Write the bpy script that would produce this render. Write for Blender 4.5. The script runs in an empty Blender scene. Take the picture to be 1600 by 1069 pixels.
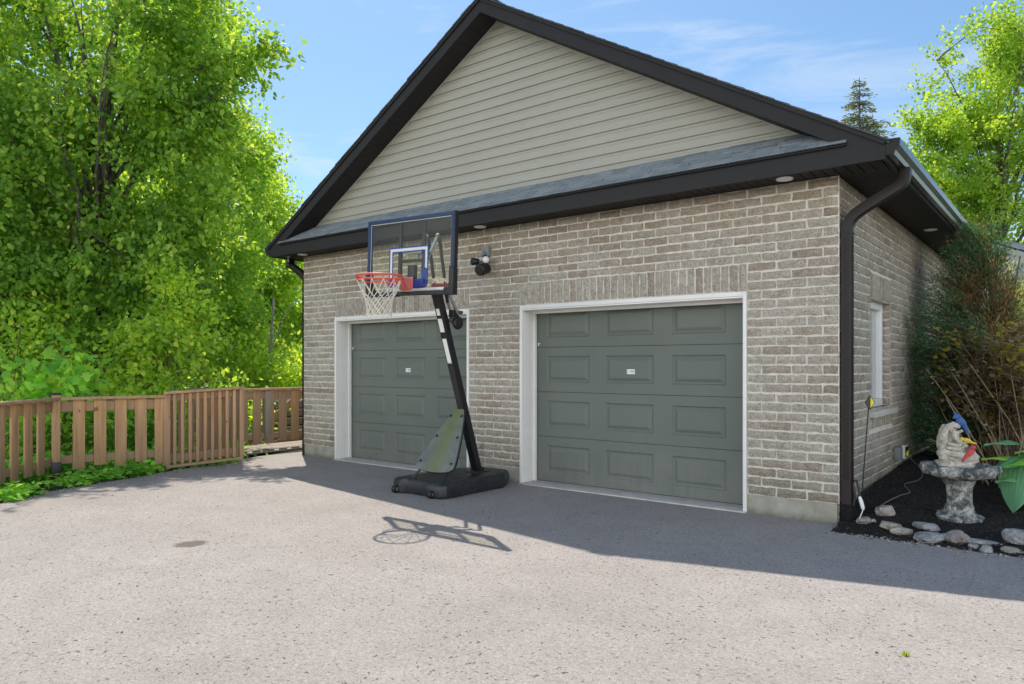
import bpy, bmesh, math, random
import numpy as np
from mathutils import Vector, Matrix, noise
random.seed(7); rng = np.random.default_rng(7)
SC = bpy.context.scene; COL = SC.collection
PI = math.pi

# ------------------------------------------------------------------ camera frame (metres; garage front wall is y=0, its right corner x=0)
YAW = math.radians(38.25); F = 1125.0; HX = 800.0; HY = 569.5
CAM = Vector((1.768, -7.185, 1.5))
RV = Vector((math.cos(YAW), math.sin(YAW), 0)); FV = Vector((-math.sin(YAW), math.cos(YAW), 0))
def P(px, py, d):
    return CAM + FV*d + RV*((px-HX)/F*d) + Vector((0, 0, -(py-HY)/F*d))
def G(px, py, z=0.0):
    d = (CAM.z-z)*F/(py-HY); return P(px, py, d)

# ------------------------------------------------------------------ tags
def tag(o, label=None, cat=None, group=None, kind=None):
    if label: o['label'] = label
    if cat: o['category'] = cat
    if group: o['group'] = group
    if kind: o['kind'] = kind
    return o
def empty(name, loc, label, cat, group=None):
    o = bpy.data.objects.new(name, None); COL.objects.link(o); o.location = loc
    o.empty_display_size = 0.1
    return tag(o, label, cat, group)
def setparent(o, p):
    if p is None: return
    o.parent = p
    if p.type == 'EMPTY': o.matrix_parent_inverse = Matrix.Translation(-Vector(p.location))

# ------------------------------------------------------------------ mesh builder
class MB:
    def __init__(s): s.v = []; s.f = []; s.m = []; s.t = []
    def add(s, vs, fs, mi=0, tone=0.5):
        b = len(s.v); s.v.extend([tuple(v) for v in vs]); s.t.extend([tone]*len(vs))
        for f in fs: s.f.append([b+i for i in f]); s.m.append(mi)
    def box(s, c, d, R=None, mi=0, tone=0.5):
        hx, hy, hz = d[0]/2, d[1]/2, d[2]/2
        vs = [Vector((x, y, z)) for x in (-hx, hx) for y in (-hy, hy) for z in (-hz, hz)]
        if R is not None: vs = [R @ v for v in vs]
        c = Vector(c); vs = [v+c for v in vs]
        s.add(vs, [(0,1,3,2),(4,6,7,5),(0,4,5,1),(2,3,7,6),(0,2,6,4),(1,5,7,3)], mi, tone)
    def mm(s, a, b, mi=0, tone=0.5):
        s.box([(a[i]+b[i])/2 for i in range(3)], [abs(b[i]-a[i]) for i in range(3)], None, mi, tone)
    def bar(s, p, q, w, h, up=(0,0,1), mi=0, tone=0.5):
        p = Vector(p); q = Vector(q); d = (q-p); L = d.length; d.normalize()
        up = Vector(up); x = d.cross(up)
        if x.length < 1e-4: x = d.cross(Vector((1,0,0)))
        x.normalize(); z = x.cross(d); R = Matrix((x, d, z)).transposed()
        s.box((p+q)/2, (w, L, h), R, mi, tone)
    def tube(s, pts, r, n=8, mi=0, cap=True, tone=0.5):
        pts = [Vector(p) for p in pts]
        rs = r if isinstance(r, (list, tuple)) else [r]*len(pts)
        b = len(s.v); ref = None
        for i, p in enumerate(pts):
            d = (pts[min(i+1, len(pts)-1)]-pts[max(i-1, 0)])
            if d.length < 1e-9: d = Vector((0,0,1))
            d.normalize()
            if ref is None:
                ref = d.cross(Vector((0,0,1)))
                if ref.length < 1e-3: ref = d.cross(Vector((1,0,0)))
            ref = (ref - d*ref.dot(d)); ref.normalize(); o2 = d.cross(ref)
            for k in range(n):
                a = 2*PI*k/n
                s.v.append(tuple(p+(ref*math.cos(a)+o2*math.sin(a))*rs[i])); s.t.append(tone)
        for i in range(len(pts)-1):
            for k in range(n):
                s.f.append([b+i*n+k, b+i*n+(k+1)%n, b+(i+1)*n+(k+1)%n, b+(i+1)*n+k]); s.m.append(mi)
        if cap:
            s.f.append([b+k for k in range(n)][::-1]); s.m.append(mi)
            e = b+(len(pts)-1)*n; s.f.append([e+k for k in range(n)]); s.m.append(mi)
    def ring(s, c, R, r, n=32, k=8, mi=0):
        b = len(s.v); c = Vector(c)
        for i in range(n):
            a = 2*PI*i/n
            for j in range(k):
                q = 2*PI*j/k
                s.v.append((c.x+(R+r*math.cos(q))*math.cos(a), c.y+(R+r*math.cos(q))*math.sin(a), c.z+r*math.sin(q))); s.t.append(.5)
        for i in range(n):
            for j in range(k):
                s.f.append([b+i*k+j, b+((i+1)%n)*k+j, b+((i+1)%n)*k+(j+1)%k, b+i*k+(j+1)%k]); s.m.append(mi)
    def lathe(s, c, prof, n=24, axis='z', mi=0, jit=0.0, R=None):
        b = len(s.v); c = Vector(c)
        for (r, z) in prof:
            for k in range(n):
                a = 2*PI*k/n; v = Vector((r*math.cos(a), r*math.sin(a), z))
                if jit: 
                    q = noise.noise(Vector((v.x*9, v.y*9, v.z*9)))*jit
                    v.x += math.cos(a)*q; v.y += math.sin(a)*q
                if axis == 'y': v = Vector((v.x, v.z, v.y))
                if axis == 'x': v = Vector((v.z, v.x, v.y))
                if R is not None: v = R @ v
                s.v.append(tuple(c+v)); s.t.append(.5)
        for i in range(len(prof)-1):
            for k in range(n):
                s.f.append([b+i*n+k, b+i*n+(k+1)%n, b+(i+1)*n+(k+1)%n, b+(i+1)*n+k]); s.m.append(mi)
        s.f.append([b+k for k in range(n)][::-1]); s.m.append(mi)
        e = b+(len(prof)-1)*n; s.f.append([e+k for k in range(n)]); s.m.append(mi)
    def prism(s, poly, off, mi=0, tone=0.5):
        off = Vector(off); n = len(poly); a = [Vector(p) for p in poly]
        vs = a+[p+off for p in a]
        fs = [list(range(n))[::-1], list(range(n, 2*n))]+[[i, (i+1)%n, n+(i+1)%n, n+i] for i in range(n)]
        s.add(vs, fs, mi, tone)
    def build(s, name, mats, parent=None, smooth=False, bevel=0, seg=2, ang=40, merge=False):
        me = bpy.data.meshes.new(name); me.from_pydata(s.v, [], s.f)
        if not isinstance(mats, (list, tuple)): mats = [mats]
        for m in mats: me.materials.append(m)
        me.polygons.foreach_set('material_index', np.array(s.m, dtype=np.int32))
        at = me.attributes.new('tone', 'FLOAT', 'POINT'); at.data.foreach_set('value', np.array(s.t, dtype=np.float32))
        bm = bmesh.new(); bm.from_mesh(me)
        if merge: bmesh.ops.remove_doubles(bm, verts=bm.verts, dist=1e-5)
        bmesh.ops.recalc_face_normals(bm, faces=bm.faces)
        if bevel:
            es = [e for e in bm.edges if len(e.link_faces) == 2 and e.calc_face_angle(0) > math.radians(ang)]
            bmesh.ops.bevel(bm, geom=es, offset=bevel, segments=seg, affect='EDGES', profile=0.6, clamp_overlap=True)
        bm.to_mesh(me); bm.free()
        if smooth or bevel:
            me.polygons.foreach_set('use_smooth', [True]*len(me.polygons))
            me.set_sharp_from_angle(angle=math.radians(38 if bevel else 60))
        me.update()
        o = bpy.data.objects.new(name, me); COL.objects.link(o); setparent(o, parent)
        return o

# ------------------------------------------------------------------ materials
def mat(name):
    m = bpy.data.materials.new(name); m.use_nodes = True
    nt = m.node_tree; b = nt.nodes['Principled BSDF']; return m, nt, b
def N(nt, t, **kw):
    n = nt.nodes.new(t)
    for k, v in kw.items():
        if k in n.inputs: n.inputs[k].default_value = v
        else: setattr(n, k, v)
    return n
def coords(nt): return N(nt, 'ShaderNodeTexCoord').outputs['Object']
def ramp(nt, fac, stops, interp='LINEAR'):
    r = N(nt, 'ShaderNodeValToRGB'); r.color_ramp.interpolation = interp
    e = r.color_ramp.elements
    while len(e) < len(stops): e.new(0.5)
    for i, (p, c) in enumerate(stops):
        e[i].position = p; e[i].color = (*c, 1) if len(c) == 3 else c
    nt.links.new(fac, r.inputs[0]); return r.outputs[0]
def noi(nt, co, scale, detail=4, rough=0.6, dist=0.0):
    n = N(nt, 'ShaderNodeTexNoise', Scale=scale, Detail=detail, Roughness=rough, Distortion=dist)
    nt.links.new(co, n.inputs['Vector']); return n.outputs['Fac']
def mapping(nt, co, scale):
    m = N(nt, 'ShaderNodeMapping'); m.inputs['Scale'].default_value = scale
    nt.links.new(co, m.inputs['Vector']); return m.outputs[0]
def mixc(nt, fac, a, b, mode='MIX'):
    m = N(nt, 'ShaderNodeMix'); m.data_type = 'RGBA'; m.blend_type = mode
    for s_, v in ((m.inputs[0], fac), (m.inputs[6], a), (m.inputs[7], b)):
        if isinstance(v, (int, float)): s_.default_value = v
        elif isinstance(v, (tuple, list)): s_.default_value = (*v, 1) if len(v) == 3 else v
        else: nt.links.new(v, s_)
    return m.outputs[2]
def mth(nt, op, a, b=0.0, clamp=False):
    m = N(nt, 'ShaderNodeMath'); m.operation = op; m.use_clamp = clamp
    for i, v in enumerate((a, b)):
        if isinstance(v, (int, float)): m.inputs[i].default_value = v
        else: nt.links.new(v, m.inputs[i])
    return m.outputs[0]
def bump(nt, b, h, dist=0.01, strength=1.0):
    n = N(nt, 'ShaderNodeBump', Strength=strength, Distance=dist)
    nt.links.new(h, n.inputs['Height']); nt.links.new(n.outputs[0], b.inputs['Normal'])
def paint(name, c, rough=0.5, var=0.12, scale=3.0, spec=0.5, bumpd=0.0, metal=0.0, dirt=None):
    m, nt, b = mat(name); co = coords(nt)
    f = noi(nt, co, scale, 5, 0.65)
    lo = tuple(x*(1-var) for x in c); hi = tuple(min(1, x*(1+var)) for x in c)
    col = ramp(nt, f, [(0.3, lo), (0.7, hi)])
    if dirt:
        f2 = noi(nt, co, scale*4, 6, 0.7)
        col = mixc(nt, mth(nt, 'MULTIPLY', mth(nt, 'SUBTRACT', f2, 0.5, True), 3.0, True), col, dirt)
    nt.links.new(col, b.inputs['Base Color'])
    b.inputs['Roughness'].default_value = rough; b.inputs['Specular IOR Level'].default_value = spec
    b.inputs['Metallic'].default_value = metal
    if bumpd: bump(nt, b, noi(nt, co, scale*12, 5), bumpd)
    return m
def attr(nt, name):
    a = N(nt, 'ShaderNodeAttribute'); a.attribute_name = name; return a.outputs['Fac']

def m_brick():
    m, nt, b = mat('rock_face_brick'); co = coords(nt)
    t = attr(nt, 'tone')
    c = ramp(nt, t, [(0.0, (.345,.300,.245)), (.25, (.42,.37,.305)), (.45, (.45,.418,.355)), (.65, (.48,.447,.385)), (.85, (.43,.41,.345)), (1.0, (.53,.50,.44))])
    sp = noi(nt, co, 95, 3, 0.7); big = noi(nt, co, 14, 5, 0.7); w = noi(nt, co, 1.1, 3)
    c = mixc(nt, 1.0, c, ramp(nt, sp, [(.30, (.38,.36,.34)), (.50, (.98,.98,.98)), (.70, (1.45,1.44,1.41))]), 'MULTIPLY')
    c = mixc(nt, 1.0, c, ramp(nt, big, [(.32, (.76,.73,.70)), (.6, (1.06,1.06,1.06))]), 'MULTIPLY')
    c = mixc(nt, 1.0, c, ramp(nt, w, [(.35, (.90,.88,.86)), (.65, (1.06,1.06,1.06))]), 'MULTIPLY')
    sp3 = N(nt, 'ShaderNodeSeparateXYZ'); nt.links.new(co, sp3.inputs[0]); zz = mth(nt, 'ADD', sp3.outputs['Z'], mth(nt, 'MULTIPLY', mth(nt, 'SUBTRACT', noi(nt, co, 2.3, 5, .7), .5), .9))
    c = mixc(nt, 1.0, c, ramp(nt, mth(nt, 'MULTIPLY', zz, .3), [(.03, (.70,.68,.64)), (.17, (1,1,1)), (.78, (1,1,1)), (.98, (.86,.80,.72))]), 'MULTIPLY')  # top browning paints in the soffit's shade; base darkening is grime
    nt.links.new(c, b.inputs['Base Color']); b.inputs['Roughness'].default_value = .95; b.inputs['Specular IOR Level'].default_value = .15
    h = mth(nt, 'ADD', mth(nt, 'MULTIPLY', sp, .5), big)
    bump(nt, b, h, .018, .9)
    return m
def m_mortar():
    m, nt, b = mat('mortar'); co = coords(nt)
    c = ramp(nt, noi(nt, co, 6, 6, .7), [(.3, (.66,.62,.53)), (.7, (.82,.78,.69))])
    c = mixc(nt, 1.0, c, ramp(nt, noi(nt, co, 120, 3), [(.3, (.82,.82,.82)), (.7, (1.08,1.08,1.08))]), 'MULTIPLY')
    nt.links.new(c, b.inputs['Base Color']); b.inputs['Roughness'].default_value = .95
    bump(nt, b, noi(nt, co, 120, 4), .004)
    return m
def m_concrete():
    m, nt, b = mat('foundation_concrete'); co = coords(nt)
    c = ramp(nt, noi(nt, co, 5, 6, .7), [(.3, (.27,.26,.20)), (.7, (.44,.42,.35))])
    sep = N(nt, 'ShaderNodeSeparateXYZ'); nt.links.new(co, sep.inputs[0])
    low = mth(nt, 'SUBTRACT', 1.0, mth(nt, 'MULTIPLY', sep.outputs['Z'], 14), True)
    low = mth(nt, 'MULTIPLY', low, noi(nt, co, 11, 4), True)
    c = mixc(nt, low, c, (.055,.075,.025))
    nt.links.new(c, b.inputs['Base Color']); b.inputs['Roughness'].default_value = .9
    bump(nt, b, noi(nt, co, 70, 5), .006)
    return m
def m_asphalt():
    m, nt, b = mat('worn_asphalt'); co = coords(nt)
    big = noi(nt, co, .35, 4, .6); med = noi(nt, co, 2.2, 5, .65); fine = noi(nt, co, 48, 5, .8); grit = noi(nt, co, 150, 2, .7)
    c = ramp(nt, big, [(.3, (.345,.312,.286)), (.7, (.397,.362,.335))])
    c = mixc(nt, 1.0, c, ramp(nt, med, [(.28, (.90,.89,.89)), (.72, (1.07,1.06,1.06))]), 'MULTIPLY')
    c = mixc(nt, 1.0, c, ramp(nt, fine, [(.30, (.70,.69,.69)), (.47, (.98,.98,.98)), (.72, (1.15,1.15,1.14))]), 'MULTIPLY')
    c = mixc(nt, 1.0, c, ramp(nt, grit, [(.30, (.72,.72,.73)), (.5, (1,1,1)), (.72, (1.22,1.22,1.22))]), 'MULTIPLY')
    # open pits between the stones
    vc = N(nt, 'ShaderNodeTexVoronoi', Scale=85.0); nt.links.new(co, vc.inputs['Vector'])
    sc_ = N(nt, 'ShaderNodeSeparateColor'); nt.links.new(vc.outputs['Color'], sc_.inputs[0])
    c = mixc(nt, 1.0, c, ramp(nt, sc_.outputs[0], [(0, (.84,.83,.83)), (.35, (.99,.98,.97)), (.75, (1.03,1.03,1.02)), (1, (1.17,1.16,1.14))]), 'MULTIPLY')
    pn_ = noi(nt, mapping(nt, co, (1, 1, 1)), 34, 3, .6, .6)
    gate = mth(nt, 'MULTIPLY', mth(nt, 'SUBTRACT', noi(nt, co, 1.9, 4, .7), .5), .10)
    pit = ramp(nt, mth(nt, 'ADD', pn_, gate), [(.635, (0,0,0)), (.665, (1,1,1))])
    c = mixc(nt, mth(nt, 'MULTIPLY', pit, .78), c, (.045,.04,.037))
    v2 = N(nt, 'ShaderNodeTexVoronoi', Scale=55.0); nt.links.new(co, v2.inputs['Vector'])
    s2 = N(nt, 'ShaderNodeSeparateColor'); nt.links.new(v2.outputs['Color'], s2.inputs[0])
    pale = mth(nt, 'MULTIPLY', mth(nt, 'GREATER_THAN', s2.outputs[1], .93), mth(nt, 'LESS_THAN', v2.outputs['Distance'], .35))
    c = mixc(nt, mth(nt, 'MULTIPLY', pale, .3), c, (.62,.58,.54))
    # one dark oil stain
    st = N(nt, 'ShaderNodeVectorMath'); st.operation = 'SUBTRACT'; nt.links.new(co, st.inputs[0]); sp_ = G(298, 850); st.inputs[1].default_value = (sp_.x, sp_.y, 0)
    rt = N(nt, 'ShaderNodeVectorRotate'); rt.rotation_type = 'Z_AXIS'; rt.inputs['Angle'].default_value = -YAW-.35; nt.links.new(st.outputs[0], rt.inputs['Vector'])
    ms = mapping(nt, rt.outputs[0], (6.2, 7.5, 1)); ln = N(nt, 'ShaderNodeVectorMath'); ln.operation = 'LENGTH'; nt.links.new(ms, ln.inputs[0])
    d = mth(nt, 'ADD', ln.outputs['Value'], mth(nt, 'MULTIPLY', mth(nt, 'SUBTRACT', noi(nt, co, 9, 5, .7), .5), 1.5))
    stain = ramp(nt, d, [(.60, (.85,.85,.85)), (.98, (0,0,0))])
    c = mixc(nt, stain, c, (.135,.105,.085))
    nt.links.new(c, b.inputs['Base Color']); b.inputs['Roughness'].default_value = .92; b.inputs['Specular IOR Level'].default_value = .25
    h = mth(nt, 'SUBTRACT', mth(nt, 'ADD', fine, mth(nt, 'MULTIPLY', grit, .5)), mth(nt, 'MULTIPLY', pit, .8))
    bump(nt, b, h, .006, .8)
    return m
def m_wood(name, a, c2, dark, rough=.8, top=None):
    m, nt, b = mat(name); co = coords(nt); t = attr(nt, 'tone')
    g = noi(nt, mapping(nt, co, (26, 26, 1.6)), 1.0, 5, .65, .4)
    big = noi(nt, co, 2.6, 4, .6)
    c = ramp(nt, g, [(.28, dark), (.5, a), (.74, c2)])
    c = mixc(nt, ramp(nt, mth(nt, 'ADD', mth(nt, 'MULTIPLY', big, .8), mth(nt, 'MULTIPLY', t, .5)), [(.45, (0,0,0)), (.90, (.62,.62,.62))]), c, (.285,.215,.165))
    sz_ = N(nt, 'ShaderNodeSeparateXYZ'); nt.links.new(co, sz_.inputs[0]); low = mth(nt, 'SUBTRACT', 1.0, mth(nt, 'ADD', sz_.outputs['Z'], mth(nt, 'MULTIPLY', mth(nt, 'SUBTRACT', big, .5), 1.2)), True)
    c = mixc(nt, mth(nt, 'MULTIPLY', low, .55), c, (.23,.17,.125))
    k = noi(nt, mapping(nt, co, (9, 9, 5)), 1.3, 2, .5)
    c = mixc(nt, ramp(nt, k, [(.70, (0,0,0)), (.76, (.8,.8,.8))]), c, tuple(x*.45 for x in dark))
    nt.links.new(c, b.inputs['Base Color']); b.inputs['Roughness'].default_value = rough; b.inputs['Specular IOR Level'].default_value = .25
    bump(nt, b, g, .004)
    return m
def m_leaf(name, cols, tr=.5, trgain=1.0, spec=.25, rough=.45, gain=2.05):
    """cols: list of albedo colours, one picked per leaf."""
    m, nt, b = mat(name); out = nt.nodes['Material Output']
    geo = N(nt, 'ShaderNodeNewGeometry')
    cols = [tuple(min(.75, q*gain) for q in c_) for c_ in cols]; n = len(cols); c = ramp(nt, geo.outputs['Random Per Island'], [(i/(n-1), cols[i]) for i in range(n)])
    co = coords(nt); c = mixc(nt, 1.0, c, ramp(nt, noi(nt, co, 1.1, 4), [(.33, (.62,.72,.7)), (.5, (1,1,1)), (.68, (1.35,1.22,1.0))]), 'MULTIPLY')
    nt.links.new(c, b.inputs['Base Color']); b.inputs['Roughness'].default_value = rough; b.inputs['Specular IOR Level'].default_value = spec
    t = N(nt, 'ShaderNodeBsdfTranslucent')
    tc = mixc(nt, 1.0, c, (2.2*trgain, 1.75*trgain, .9*trgain), 'MULTIPLY'); nt.links.new(tc, t.inputs['Color'])
    ms = N(nt, 'ShaderNodeMixShader'); ms.inputs[0].default_value = tr
    nt.links.new(b.outputs[0], ms.inputs[1]); nt.links.new(t.outputs[0], ms.inputs[2]); nt.links.new(ms.outputs[0], out.inputs['Surface'])
    return m
def m_bark(name, a, c2, sc=(9, 9, 2.2)):
    m, nt, b = mat(name); co = coords(nt)
    g = noi(nt, mapping(nt, co, sc), 1.5, 6, .7)
    nt.links.new(ramp(nt, g, [(.35, a), (.65, c2)]), b.inputs['Base Color']); b.inputs['Roughness'].default_value = .95
    bump(nt, b, g, .03); return m
def m_tone(name, lo, hi, rough=.7, sp=40, amt=.25, spec=.4):
    m, nt, b = mat(name); co = coords(nt)
    c = ramp(nt, attr(nt, 'tone'), [(0, lo), (1, hi)])
    c = mixc(nt, 1.0, c, ramp(nt, noi(nt, co, sp, 4, .7), [(.3, (1-amt,)*3), (.7, (1+amt,)*3)]), 'MULTIPLY')
    nt.links.new(c, b.inputs['Base Color']); b.inputs['Roughness'].default_value = rough; b.inputs['Specular IOR Level'].default_value = spec
    bump(nt, b, noi(nt, co, sp*2, 4), .004); return m
def m_mulch():
    m, nt, b = mat('dark_mulch'); co = coords(nt)
    c = ramp(nt, noi(nt, co, 45, 5, .75), [(.3, (.006,.005,.005)), (.6, (.022,.018,.016)), (.8, (.06,.048,.038))])
    nt.links.new(c, b.inputs['Base Color']); b.inputs['Roughness'].default_value = .95
    bump(nt, b, noi(nt, co, 40, 6, .75), .05); return m
def m_soil():
    m, nt, b = mat('grassy_soil'); co = coords(nt)
    c = ramp(nt, noi(nt, co, 1.3, 6, .7), [(.35, (.035,.05,.014)), (.55, (.05,.085,.02)), (.75, (.09,.075,.045))])
    c = mixc(nt, 1.0, c, ramp(nt, noi(nt, co, 40, 4), [(.3, (.6,.6,.6)), (.7, (1.3,1.3,1.3))]), 'MULTIPLY')
    nt.links.new(c, b.inputs['Base Color']); b.inputs['Roughness'].default_value = 1.0
    bump(nt, b, noi(nt, co, 30, 5), .05); return m
def m_stone(name, a, c2, c3):
    m, nt, b = mat(name); co = coords(nt)
    n1 = noi(nt, co, 12, 7, .75, .6)
    c = ramp(nt, n1, [(.31, a), (.45, c2), (.61, c3)])
    c = mixc(nt, 1.0, c, ramp(nt, noi(nt, co, 90, 3), [(.3, (.7,.7,.7)), (.7, (1.25,1.25,1.25))]), 'MULTIPLY')
    nt.links.new(c, b.inputs['Base Color']); b.inputs['Roughness'].default_value = .9
    bump(nt, b, noi(nt, co, 26, 6, .7), .03); return m
def m_glass(name, tint, gl=.0):
    m, nt, b = mat(name); out = nt.nodes['Material Output']
    tr = N(nt, 'ShaderNodeBsdfTransparent'); tr.inputs['Color'].default_value = (*tint, 1)
    g = N(nt, 'ShaderNodeBsdfGlossy'); g.inputs['Roughness'].default_value = .04
    df = N(nt, 'ShaderNodeBsdfDiffuse'); df.inputs['Color'].default_value = (.5, .5, .42, 1)
    co = coords(nt)
    fr = N(nt, 'ShaderNodeFresnel'); fr.inputs['IOR'].default_value = 1.22
    a = N(nt, 'ShaderNodeMixShader'); nt.links.new(mth(nt, 'ADD', fr.outputs[0], gl, True), a.inputs[0])
    nt.links.new(tr.outputs[0], a.inputs[1]); nt.links.new(g.outputs[0], a.inputs[2])
    d2 = N(nt, 'ShaderNodeMixShader'); nt.links.new(ramp(nt, noi(nt, co, 7, 6, .75), [(.45, (.012,)*3), (.8, (.07,)*3)]), d2.inputs[0])
    nt.links.new(a.outputs[0], d2.inputs[1]); nt.links.new(df.outputs[0], d2.inputs[2]); nt.links.new(d2.outputs[0], out.inputs['Surface'])
    return m

def m_door():
    m, nt, b = mat('grey_green_door'); co = coords(nt); sp3 = N(nt, 'ShaderNodeSeparateXYZ'); nt.links.new(co, sp3.inputs[0])
    c = ramp(nt, noi(nt, co, 1.2, 4), [(.3, (.132,.152,.130)), (.7, (.150,.170,.146))])
    st = noi(nt, mapping(nt, co, (14, 1, .8)), 1.0, 5, .7); dust = mth(nt, 'SUBTRACT', 1.0, mth(nt, 'MULTIPLY', sp3.outputs['Z'], 1.6), True)
    dust = mth(nt, 'MULTIPLY', dust, ramp(nt, mth(nt, 'ADD', mth(nt, 'MULTIPLY', st, .5), mth(nt, 'MULTIPLY', noi(nt, co, 5, 6, .75), .5)), [(.38, (0,0,0)), (.66, (.45,.45,.45))]))
    c = mixc(nt, dust, c, (.30,.275,.235)); nt.links.new(c, b.inputs['Base Color'])
    b.inputs['Roughness'].default_value = .48; b.inputs['Specular IOR Level'].default_value = .4
    bump(nt, b, noi(nt, mapping(nt, co, (6, 1, 60)), 2.0, 3, .6), .0016, .6); return m
M = dict(
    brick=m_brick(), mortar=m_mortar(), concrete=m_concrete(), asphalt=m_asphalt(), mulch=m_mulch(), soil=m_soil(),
    slab=paint('pale_slab', (.55,.52,.47), .9, .15, 8, .2, .003),
    siding=paint('tan_vinyl_siding', (.41,.395,.33), .55, .04, 1.2, .3),
    fascia=paint('charcoal_aluminium', (.022,.021,.021), .55, .10, 2.0, .25),
    soffit=paint('dark_soffit', (.020,.018,.018), .6, .12, 3.0, .25),
    brown=paint('brown_downspout', (.024,.018,.016), .48, .12, 4.0, .3),
    gutter=paint('gutter_enamel', (.050,.045,.042), .22, .08, 2.0, .9),
    door=m_door(),
    seam=paint('rubber_seal', (.012,.012,.012), .8),
    trim=paint('white_trim', (.83,.815,.775), .5, .04, 2, .4, 0, 0, (.72,.69,.62)),
    white=paint('white_enamel', (.80,.80,.78), .4, .03), ink=paint('label_ink', (.22,.24,.24), .7),
    shingle=m_tone('roof_shingle', (.055,.058,.060), (.115,.120,.125), .75, 55, .35),
    skirt=m_tone('skirt_shingle', (.022,.026,.027), (.29,.325,.335), .6, 70, .30, .5),
    lens=paint('lamp_lens', (.85,.83,.80), .3), black=paint('black_plastic', (.012,.012,.013), .45, .2, 6),
    tank=paint('black_tank_plastic', (.019,.021,.023), .42, .3, 5, .5, .001, 0, (.06,.062,.058)),
    pole=paint('black_steel', (.014,.014,.016), .35, .2, 8, .5), steel=paint('galvanised_steel', (.45,.46,.46), .35, .15, 9, .5, 0, .7),
    navy=paint('blue_frame', (.010,.034,.10), .5, .12, 6), blueline=paint('target_blue', (.012,.045,.25), .4), paleline=paint('target_white', (.68,.71,.66), .5),
    rim=paint('orange_red_rim', (.70,.10,.07), .42, .1, 8, .5), rimpale=paint('faded_red_bracket', (.60,.17,.15), .5, .15, 8), net=paint('net_cord', (.72,.68,.58), .9),
    cream=paint('cream_decal', (.72,.62,.42), .6), maroon=paint('maroon_decal', (.17,.045,.04), .6),
    glass=m_glass('backboard_acrylic', (.90,.91,.78), .012), boxgrey=paint('grey_box', (.22,.24,.24), .6, .15, 9),
    cedar=m_wood('cedar_board', (.60,.355,.165), (.72,.46,.235), (.38,.215,.10)),
    cedarnew=m_wood('bright_cedar', (.58,.34,.165), (.68,.44,.235), (.38,.215,.105)),
    greywood=m_wood('grey_weathered_wood', (.33,.27,.22), (.42,.36,.30), (.16,.13,.11)),
    palewood=m_wood('pale_dry_wood', (.50,.44,.38), (.58,.52,.46), (.32,.28,.24)),
    bark=m_bark('grey_bark', (.055,.045,.035), (.20,.175,.145)), palebark=m_bark('pale_bark', (.20,.18,.16), (.42,.40,.36)),
    twig=m_bark('brown_stems', (.07,.045,.03), (.26,.18,.11)),
    leafA=m_leaf('leaf_mid_green', [(.055,.125,.022), (.090,.180,.030), (.130,.225,.036), (.20,.28,.045)], .5),
    leafB=m_leaf('leaf_bright_green', [(.085,.18,.03), (.12,.225,.036), (.165,.27,.042), (.23,.30,.05)], .55),
    leafC=m_leaf('leaf_yellow_green', [(.10,.20,.03), (.145,.25,.036), (.20,.295,.045), (.26,.32,.06)], .55),
    leafD=m_leaf('leaf_dark_green', [(.022,.065,.014), (.035,.095,.018), (.05,.125,.022)], .4),
    leafM=m_leaf('leaf_spring_maple', [(.10,.185,.03), (.14,.235,.036), (.19,.275,.045), (.085,.155,.025)], .55),
    leafW=m_leaf('weed_leaf', [(.07,.19,.03), (.12,.27,.04), (.19,.34,.06)], .45),
    jungreen=m_leaf('juniper_green', [(.022,.065,.030), (.035,.095,.045), (.05,.115,.05)], .25),
    junbrown=m_leaf('juniper_brown', [(.13,.075,.035), (.20,.12,.055), (.09,.06,.03), (.07,.085,.035)], .3),
    bushleaf=m_leaf('bronze_leaf', [(.040,.024,.020), (.065,.035,.024), (.08,.055,.025), (.10,.10,.025), (.05,.055,.022), (.16,.15,.14)], .35),
    bushgold=m_leaf('gold_leaf', [(.18,.165,.022), (.135,.155,.025), (.20,.135,.03)], .45),
    spruce=m_leaf('spruce_needles', [(.06,.085,.035), (.10,.125,.055), (.14,.14,.08)], .25),
    pine=m_leaf('pale_conifer', [(.12,.17,.06), (.19,.24,.09), (.26,.28,.12)], .4),
    hosta=m_leaf('hosta_blue_green', [(.085,.21,.11), (.10,.235,.12)], .3, .8, .5, .4), hostalight=m_leaf('hosta_lime', [(.12,.27,.035), (.15,.31,.04)], .4, .8, .5, .4),
    birdbath=m_stone('weathered_concrete', (.022,.026,.026), (.13,.14,.135), (.62,.62,.58)),
    logcol=m_stone('painted_log', (.24,.20,.145), (.52,.47,.37), (.76,.72,.64)),
    birdblue=paint('bird_blue', (.045,.13,.36), .6, .35, 18), birdred=paint('bird_red', (.52,.06,.06), .6, .2, 20), birdyellow=paint('bird_yellow', (.66,.50,.05), .45, .2, 18),
    stoneg=m_stone('grey_fieldstone', (.12,.12,.115), (.30,.30,.29), (.48,.49,.48)), stonep=m_stone('pink_fieldstone', (.17,.135,.12), (.36,.29,.265), (.50,.45,.42)), stonet=m_stone('tan_fieldstone', (.19,.165,.12), (.38,.345,.27), (.52,.49,.41)),
    yellow=paint('reflector_yellow', (.75,.70,.02), .35), dkbrown=paint('reflector_backing', (.055,.035,.02), .5), cable=paint('grey_cable', (.16,.14,.14), .6),
    houseroof=m_tone('pale_grey_shingle', (.28,.29,.31), (.46,.47,.49), .8, 30, .12), housewall=paint('house_siding', (.5,.48,.44), .7),
    panesheen=paint('pale_window_pane', (.42,.46,.46), .08, .06, 2, 1.0), navyshade=paint('shield_plastic', (.115,.135,.105), .38, .3, 5, .5),
)
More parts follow.
